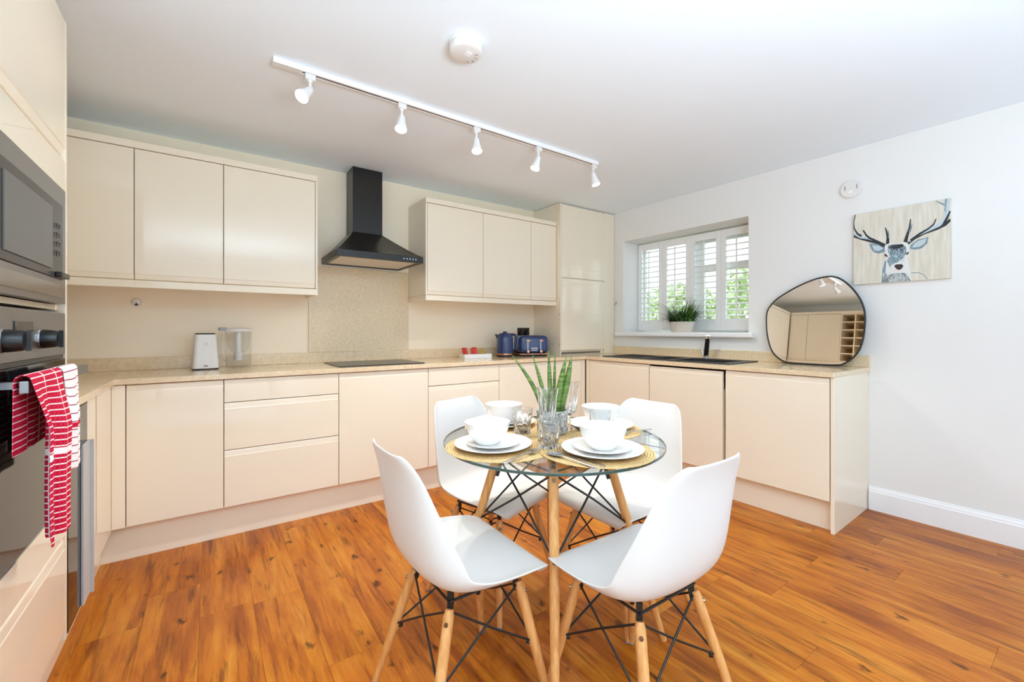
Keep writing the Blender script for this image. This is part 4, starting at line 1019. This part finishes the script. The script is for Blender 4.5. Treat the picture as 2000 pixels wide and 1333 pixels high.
sachet('red sachet in the left bay of the tea tray', -0.085, 0.0, 0.055, M['red'], R(-18), R(15))
sachet('red sachet lying lower in the middle bay of the tea tray', -0.012, -0.025, 0.06, M['red'], R(-30), R(-10))
sachet('red sachet standing at the back of the middle bay of the tea tray', 0.008, 0.02, 0.055, M['red'], R(-12), R(12))
sachet('gold sachet in the right bay of the tea tray', 0.082, 0.01, 0.062, M['gold'], R(-38), R(-6))

# grass plant on the window sill
gp = thing('grass_plant', 'leafy artificial grass in a beige trough on the window sill', 'plant', RP(-0.075, 2.305, OZ0 + 0.0045), RROT)
obj('trough', loft([oval(0.098, 0.052, 0), oval(0.108, 0.058, 0.03), oval(0.125, 0.068, 0.098), oval(0.119, 0.062, 0.098), oval(0.105, 0.055, 0.07)], (True, True)), M['pot_beige'], gp, smooth='auto')
rg = random.Random(5)
def blades(n, lmin, lmax, spread, wid, droop):
    mb = MB()
    for _ in range(n):
        bx, byy = rg.uniform(-0.10, 0.10), rg.uniform(-0.045, 0.045)
        az = math.atan2(byy*0.8 + rg.uniform(-.03, .03), bx*1.3 + rg.uniform(-.05, .05)); L_ = rg.uniform(lmin, lmax); tl_ = rg.uniform(0.1, spread); dr_ = rg.uniform(0.2, droop)
        vs = []; k = 5; x, y, z = bx, byy, 0.088; t = tl_*0.5
        for i in range(k+1):
            w = wid*(1 - (i/k)**1.6)*0.5 + 0.0004
            px, py = -math.sin(az)*w, math.cos(az)*w
            vs += [(x - px, min(y - py, 0.13), z), (x + px, min(y + py, 0.13), z)]
            st = L_/k; x += math.cos(az)*math.sin(t)*st; y += math.sin(az)*math.sin(t)*st; z = max(0.014, z + math.cos(t)*st); t += (tl_ + dr_*0.8)/k
        mb.add(vs, [(2*i, 2*i+1, 2*i+3, 2*i+2) for i in range(k)])
    return mb
o = obj('foliage', blades(460, 0.09, 0.21, 1.5, 0.009, 1.0), M['grass_dark'], gp); o['kind'] = 'stuff'
o = obj('foliage', blades(34, 0.24, 0.36, 1.8, 0.006, 1.5), M['grass_dark'], gp); o['kind'] = 'stuff'
o = obj('foliage', blades(120, 0.14, 0.30, 1.3, 0.007, 1.2), M['grass_light'], gp); o['kind'] = 'stuff'

# ================================================================ table
FWD = Vector((math.sin(YAW), math.cos(YAW), 0)); RGT = Vector((math.cos(YAW), -math.sin(YAW), 0))
TC = Vector((1.068, 1.241, 0)); TZ = 0.750; TR_ = 0.410
tb = thing('dining_table', 'round glass top dining table on four splayed beech legs', 'table', TC, 0)
top = MB(); nseg = 96; t = 0.009
ring = lambda r, z: [(r*math.cos(2*math.pi*k/nseg), r*math.sin(2*math.pi*k/nseg), z) for k in range(nseg)]
top.add(ring(TR_ - 0.0015, TZ) , [tuple(range(nseg))]); 
top.add(ring(TR_ - 0.0015, TZ - t), [tuple(range(nseg))[::-1]])
top.cm = 1
rr_ = [ring(TR_ - 0.0015, TZ), ring(TR_, TZ - 0.0015), ring(TR_, TZ - t + 0.0015), ring(TR_ - 0.0015, TZ - t)]
top.add([p for q in rr_ for p in q], [(i*nseg+k, i*nseg+(k+1) % nseg, (i+1)*nseg+(k+1) % nseg, (i+1)*nseg+k) for i in range(3) for k in range(nseg)])
obj('glass_top', top, [M['table_glass'], M['table_edge']], tb)
legdirs = [Vector((math.cos(R(a)), math.sin(R(a)), 0)) for a in (230.5, 320.5, 50.5, 140.5)]
LT, LB = [], []
for d in legdirs:
    d = d.normalized(); a = d*0.205 + Vector((0, 0, 0.695)); b_ = d*0.415
    LT.append(a); LB.append(b_)
    lg = obj('leg', MB().tube([a + (a-b_).normalized()*0.002, a*0.97 + b_*0.03, a*0.5 + b_*0.5, b_ + Vector((0, 0, 0.0))], [0.012, 0.0165, 0.0165, 0.0115], 16), M['beech'], tb, smooth='auto')
    sd_ = d.cross(Vector((0, 0, 1)))
    out = d*0.0165 + Vector((0, 0, 0.004))
    obj('bracket', MB().tube([d*0.190 + Vector((0, 0, TZ - t - 0.001)), d*0.193 + Vector((0, 0, 0.66)), d*0.212 + Vector((0, 0, 0.60))], 0.010, 4), M['black_metal'], tb)
    for tpos in (0.045, 0.38):
        c = a*(1-tpos) + b_*tpos + out
        obj('bolt', MB().tube([c - d*0.003, c + d*0.0035], 0.0065, 12), M['steel_dark'], lg)
for i in range(4):
    j = (i+1) % 4
    for (p, q) in ((i, j), (j, i)):
        A = LT[p]*0.98 + LB[p]*0.02; Bp = LT[q]*0.62 + LB[q]*0.38
        obj('brace_rod', MB().tube([A + (Bp-A)*0.03, A + (Bp-A)*0.5 + Vector((0, 0, 0.0045 if p == i else -0.0045)), Bp - (Bp-A)*0.02], 0.0038, 8), M['black_metal'], tb)
    obj('top_rod', MB().tube([LT[i] + Vector((0, 0, -0.01)), LT[j] + Vector((0, 0, -0.01))], 0.0038, 8), M['black_metal'], tb)

# ================================================================ chairs
ROWS = [(.194,.398,.150,.0),(.206,.418,.178,.0),(.196,.438,.203,.003),(.145,.441,.224,.014),(.065,.430,.234,.034),(-.02,.421,.236,.052),(-.095,.424,.236,.070),
        (-.152,.446,.234,.085),(-.186,.495,.230,.090),(-.202,.56,.220,.080),(-.212,.63,.203,.062),(-.221,.70,.186,.044),(-.231,.76,.170,.030),(-.244,.803,.150,.020),(-.253,.822,.112,.014)]
def chair_shell():
    mb = MB(); nr = len(ROWS); nv = 14
    pts = []
    for i, (x, z, hw, e) in enumerate(ROWS):
        a = ROWS[max(0, i-1)]; b_ = ROWS[min(nr-1, i+1)]
        tx, tz = b_[0]-a[0], b_[1]-a[1]; l = math.hypot(tx, tz); nx, nz = tz/l, -tx/l     # towards the sitter
        if i == 0: nx, nz = 0, 1
        row = []
        for j in range(nv+1):
            v = -1 + 2*j/nv
            yv = hw*math.sin(v*math.pi/2*0.92)/math.sin(math.pi/2*0.92)
            k = abs(v)**2.4
            fl_ = max(0, abs(v) - 0.86)/0.14
            row.append((x + nx*e*k, yv + math.copysign(0.004*fl_, v), z + nz*e*k))
        pts.append(row)
    return mb.grid(nr-1, nv, lambda u, v: pts[round(u*(nr-1))][round(v*nv)])
def make_chair():
    c = thing('dining_chair', '', 'chair')
    obj('seat_shell', chair_shell(), M['white_plastic'], c, smooth=True, solid=0.007, sub=2)
    tops, feet = [], []
    for sx in (1, -1):
        for sy in (1, -1):
            tops.append(Vector((0.02 + sx*0.120, sy*0.125, 0.375))); feet.append(Vector((0.0 + sx*0.205, sy*0.205, 0.0)))
    for a, b_ in zip(tops, feet):
        d = Vector((b_.x, b_.y, 0)).normalized()
        lg = obj('leg', MB().tube([a + (a-b_).normalized()*0.002, a*0.96 + b_*0.04, a*0.5 + b_*0.5, b_], [0.011, 0.0155, 0.0155, 0.0105], 14), M['beech'], c, smooth='auto')
        m_ = a*0.92 + b_*0.08 + d*0.0150 + Vector((0, 0, 0.004)); obj('bolt', MB().tube([m_ - d*0.003, m_ + d*0.003], 0.006, 10), M['steel_dark'], lg)
        obj('foot_pad', MB().tube([b_ + Vector((0, 0, 0.0)), b_ + (a-b_).normalized()*0.006], 0.0112, 12), M['grey_plastic'], lg)
        obj('bracket', MB().tube([a + Vector((-d.x*0.012, -d.y*0.012, 0.048)), a + Vector((-d.x*0.010, -d.y*0.010, 0.0)), a*0.93 + b_*0.07 - d*0.014], 0.011, 4), M['black_metal'], c)
    order = [0, 1, 3, 2]
    for k in range(4):
        p, q = order[k], order[(k+1) % 4]
        for (m, n_, s) in ((p, q, 1), (q, p, -1)):
            A = tops[m] + Vector((0, 0, -0.004)); Bp = tops[n_]*0.52 + feet[n_]*0.48
            obj('brace_rod', MB().tube([A + (Bp-A)*0.02, (A+Bp)/2 + Vector((0, 0, s*0.004)), Bp], 0.0034, 8), M['black_metal'], c)
        obj('seat_rod', MB().tube([tops[p] + Vector((0, 0, 0.022)), tops[q] + Vector((0, 0, 0.022))], 0.0040, 8), M['black_metal'], c)
    for k in range(4):
        Bp = tops[k]*0.52 + feet[k]*0.48; d = Vector((-feet[k].x, -feet[k].y, 0)).normalized()
        obj('rod_nut', MB().tube([Bp + d*0.010, Bp + d*0.024], 0.008, 10), M['black_metal'], c)
    return c
ch0 = make_chair()
CH = [('white moulded chair at the front left of the table, back to the drawers', (0.650, 1.204), (1.0, 0.0)),
      ('white moulded chair at the front right of the table, back towards the camera', (1.070, 0.835), (0.02, 1.0)),
      ('white moulded chair at the rear left, in front of the hob cupboard', (1.055, 1.640), (0.30, -0.95)),
      ('white moulded chair at the rear right, in front of the dishwasher', (1.468, 1.255), (-1.0, -0.03))]
for i, (lab, p, f) in enumerate(CH):
    c = ch0 if i == 0 else copy_tree(ch0)
    c.location = (p[0], p[1], 0.0005); c.rotation_euler = (0, 0, math.atan2(f[1], f[0])); tag(c, lab, 'chair', 'white chairs round the glass table')

# ================================================================ table setting
ZT_ = TZ + 0.0004
def polar(ang_deg, r): return Vector((TC.x + r*math.cos(R(ang_deg)), TC.y + r*math.sin(R(ang_deg)), 0))
MATT = 0.0035
set_ang = [178, 268, 98, 2]
names4 = ['the front left setting', 'the front right setting', 'the rear left setting', 'the rear right setting']
def mat_mesh(r, tk):
    mb = MB(); seg = 64
    return mb.lathe([(0.0, 0), (r*0.98, 0), (r, tk*0.3), (r*0.995, tk), (r*0.7, tk*1.0), (0, tk)], seg)
first_mat = None
for i, a in enumerate(set_ang):
    p = polar(a, 0.232); z = ZT_ + (0 if i in (0, 3) else MATT + 0.0004)
    if first_mat is None: o = first_mat = obj('placemat', mat_mesh(0.192, MATT), M['woven'], smooth='auto')
    else: o = first_mat.copy(); COL.objects.link(o)
    o.location = (p.x, p.y, z)
    tag(o, 'round woven straw placemat under ' + names4[i], 'placemat', 'placemats')
ZS = ZT_ + 2*MATT + 0.0008
plate_prof = [(0, 0), (0.075, 0), (0.080, 0.002), (0.120, 0.011), (0.134, 0.0155), (0.1345, 0.018), (0.131, 0.0185), (0.118, 0.0145), (0.082, 0.006), (0, 0.0055)]
side_prof = [(r*0.70, z*0.9) for r, z in plate_prof]
bowl_prof = [(0, 0), (0.036, 0), (0.040, 0.003), (0.058, 0.022), (0.073, 0.050), (0.079, 0.074), (0.0795, 0.076), (0.0775, 0.076), (0.0755, 0.072), (0.069, 0.050), (0.053, 0.024), (0.034, 0.008), (0, 0.006)]
pl0 = sp0 = bw0 = None
for i, a in enumerate(set_ang):
    p = polar(a, 0.262 if i < 2 else 0.275)
    zz = ZS - (MATT + 0.0004 if i in (0, 3) else 0)
    if pl0 is None:
        pl = pl0 = obj('dinner_plate', MB().lathe(plate_prof, 56), M['ceramic'], smooth='auto')
        sp_ = sp0 = obj('side_plate', MB().lathe(side_prof, 48), M['ceramic'], smooth='auto')
        bw = bw0 = obj('bowl', MB().lathe(bowl_prof, 48), M['ceramic'], smooth='auto')
    else:
        pl, sp_, bw = pl0.copy(), sp0.copy(), bw0.copy()
        for o in (pl, sp_, bw): COL.objects.link(o)
    off = (Vector((-0.012, 0.018, 0)), Vector((0.005, 0.002, 0)), Vector((0.0, 0.0, 0)), Vector((0, 0, 0)))[i]
    pl.location = (p.x, p.y, zz); sp_.location = (p.x, p.y, zz + 0.0060); bw.location = (p.x + off.x, p.y + off.y, zz + 0.0113)
    tag(pl, 'large white dinner plate of ' + names4[i], 'plate', 'dinner plates'); tag(sp_, 'small white plate on the dinner plate of ' + names4[i], 'plate', 'side plates')
    tag(bw, 'white bowl stacked on the plates of ' + names4[i], 'bowl', 'bowls')
# glasses
def flutes(i, k, lo, hi, n, amp): return 1 + (amp*math.cos(k/64*2*math.pi*n) if lo <= i <= hi else 0)
tum_prof = [(0, 0), (0.029, 0), (0.031, 0.003), (0.032, 0.020), (0.034, 0.045), (0.0385, 0.058), (0.0405, 0.095), (0.0388, 0.095), (0.0368, 0.060), (0.0315, 0.046), (0.0290, 0.022), (0.026, 0.014), (0, 0.012)]
def tumbler_mesh(): return MB().lathe(tum_prof, 64, flute=lambda i, k: flutes(i, k, 2, 4, 10, 0.05))
gob_prof = [(0, 0), (0.034, 0), (0.0345, 0.002), (0.028, 0.005), (0.008, 0.011), (0.0055, 0.018), (0.0062, 0.040), (0.0085, 0.050), (0.0065, 0.056), (0.012, 0.062), (0.022, 0.066), (0.0270, 0.074), (0.0300, 0.110), (0.0335, 0.150), (0.0400, 0.192), (0.0385, 0.192), (0.0315, 0.150), (0.0275, 0.110), (0.0245, 0.084), (0.018, 0.078), (0, 0.077)]
def goblet_mesh(): return MB().lathe(gob_prof, 64, flute=lambda i, k: flutes(i, k, 9, 12, 12, 0.085))
t0 = obj('tumbler', tumbler_mesh(), M['crystal'], smooth='auto'); g0 = obj('goblet', goblet_mesh(), M['crystal'], smooth='auto')
tspots = [((0.952, 1.124), 'short faceted tumbler at the front, before the stone plant pot'), ((1.003, 1.345), 'short faceted tumbler between the left bowls'), ((1.210, 1.130), 'short faceted tumbler behind the front right bowl')]
gspots = [((1.003, 1.192), 'cut glass goblet standing in front of the spear-leaf plant'), ((1.195, 1.282), 'cut glass goblet just right of the spear-leaf plant')]
for i, (p, lab) in enumerate(tspots):
    o = t0 if i == 0 else t0.copy()
    if i: COL.objects.link(o)
    o.location = (p[0], p[1], ZT_ + 2*MATT + 0.0008); tag(o, lab, 'glass', 'tumblers')
for i, (p, lab) in enumerate(gspots):
    o = g0 if i == 0 else g0.copy()
    if i: COL.objects.link(o)
    o.location = (p[0], p[1], ZT_ + 2*MATT + 0.0008); tag(o, lab, 'glass', 'goblets')
# plant in stone pot
pp = thing('spear_plant', 'spear leaved succulent in a rough grey stone pot at the table centre', 'plant', (1.108, 1.288, ZT_ + 2*MATT + 0.0008), 0)
obj('pot', MB().lathe([(0, 0), (0.056, 0), (0.059, 0.004), (0.060, 0.05), (0.0605, 0.072), (0.0625, 0.074), (0.0625, 0.088), (0.055, 0.088), (0.054, 0.070), (0, 0.068)], 48), M['concrete'], pp, smooth='auto')
obj('soil', MB().lathe([(0, 0.076), (0.052, 0.074), (0.053, 0.069), (0, 0.069)], 24), M['soil'], pp)
def leaf(bx, by_, tx, tz, ty, w, bend=0.0):
    """bx..tx in camera-right metres, by in depth; spear shaped leaf"""
    b_ = RGT*bx + FWD*by_ + Vector((0, 0, 0.072)); t_ = RGT*tx + FWD*ty + Vector((0, 0, tz))
    pts, rad = [], []
    for k in range(9):
        u = k/8; c = b_.lerp(t_, u) + RGT*bend*math.sin(math.pi*u)
        pts.append(c); rad.append(w*(0.9 + 0.35*u)*(1 - u**2.6) + 0.0007)
    return MB().tube(pts, rad, 8)
for a in ((-0.035, -0.01, -0.158, 0.300, 0.0, 0.0085, 0.018), (-0.015, 0.012, -0.078, 0.305, 0.03, 0.0080, 0.004), (-0.004, 0.02, -0.010, 0.318, 0.05, 0.0095, 0.0), (0.008, 0.028, 0.018, 0.312, 0.06, 0.0062, 0.0),
          (0.014, -0.006, 0.056, 0.300, -0.01, 0.0135, -0.004), (0.030, 0.008, 0.078, 0.305, 0.0, 0.0145, 0.003)):
    obj('leaf', leaf(*a), M['snake'], pp, smooth=True)
# cutlery
def handle_pts(): return [(-0.10, 0, 0.003), (-0.06, 0, 0.003), (-0.02, 0, 0.0035)]
def knife_mesh():
    mb = MB(); mb.prism([(-0.10, -0.006), (-0.10, 0.006), (-0.01, 0.0055), (0.0, 0.009), (0.08, 0.009), (0.10, 0.002), (0.095, -0.003), (0.0, -0.0045)], 0.0, 0.003, 'z'); return mb
def flat_loft(sec):
    mb = MB(); n = len(sec); vs = []
    for (x, w, z, cup) in sec:
        vs += [(x, -w, z), (x, -w*0.5, z - cup), (x, w*0.5, z - cup), (x, w, z)]
    return mb.add(vs, [(i*4+k, i*4+k+1, (i+1)*4+k+1, (i+1)*4+k) for i in range(n-1) for k in range(3)])
def spoon_mesh(): return flat_loft([(-0.10, 0.004, 0.003, 0), (-0.095, 0.007, 0.003, 0), (-0.05, 0.005, 0.004, 0), (0.01, 0.003, 0.008, 0), (0.035, 0.003, 0.009, 0), (0.045, 0.012, 0.008, 0.003), (0.065, 0.019, 0.007, 0.005), (0.085, 0.016, 0.007, 0.004), (0.098, 0.006, 0.008, 0.001)])
def fork_parts(label, group):
    t_ = thing('fork', label, 'fork', (0, 0, 0), 0, group)
    obj('handle', flat_loft([(-0.10, 0.004, 0.003, 0), (-0.095, 0.007, 0.003, 0), (-0.05, 0.005, 0.004, 0), (0.0, 0.003, 0.006, 0), (0.03, 0.0035, 0.007, 0), (0.045, 0.0115, 0.006, 0.001), (0.060, 0.0125, 0.005, 0.001)]), M['cutlery'], t_, solid=0.0022, smooth=True)
    for k in range(4):
        y = -0.0102 + k*0.0068
        obj('tine', MB().tube([(0.059, y, 0.0045), (0.08, y, 0.0035), (0.100, y, 0.006)], [0.0016, 0.0015, 0.0008], 6), M['cutlery'], t_)
    return t_
def cut_at(o, p0, p1, z):
    """p0 = handle end, p1 = tip"""
    a, b_ = Vector(p0), Vector(p1); c = (a+b_)/2
    o.location = (c.x, c.y, z); o.rotation_euler = (0, 0, math.atan2(b_.y-a.y, b_.x-a.x)); return o
zc = ZT_ + 2*MATT + 0.001
cut_at(fork_parts('steel fork beside the front left plate, handle over the table edge', 'cutlery'), (0.728, 1.063), (0.905, 1.118), zc)
sp1 = obj('spoon', spoon_mesh(), M['cutlery'], solid=0.0018, smooth=True, sub=1); cut_at(sp1, (0.916, 0.868), (0.896, 1.066), zc + 0.001); tag(sp1, 'steel spoon lying left of the front right plate', 'spoon', 'cutlery')
kn1 = obj('knife', knife_mesh(), M['cutlery'], bevel=0.0008); cut_at(kn1, (0.950, 0.868), (0.935, 1.066), zc); tag(kn1, 'steel knife between the spoon and the front right plate', 'knife', 'cutlery')
kn2 = obj('knife', knife_mesh(), M['cutlery'], bevel=0.0008); cut_at(kn2, (1.262, 0.880), (1.222, 1.075), zc); tag(kn2, 'steel knife with its handle poking out right of the front right plate', 'knife', 'cutlery')
cut_at(fork_parts('steel fork near the window side edge of the glass table', 'cutlery'), (1.455, 1.085), (1.262, 1.105), zc)
kn3 = obj('knife', knife_mesh(), M['cutlery'], bevel=0.0008); cut_at(kn3, (1.215, 1.555), (1.205, 1.360), zc); tag(kn3, 'steel knife between the two rear settings', 'knife', 'cutlery')
bpy.context.view_layer.update()
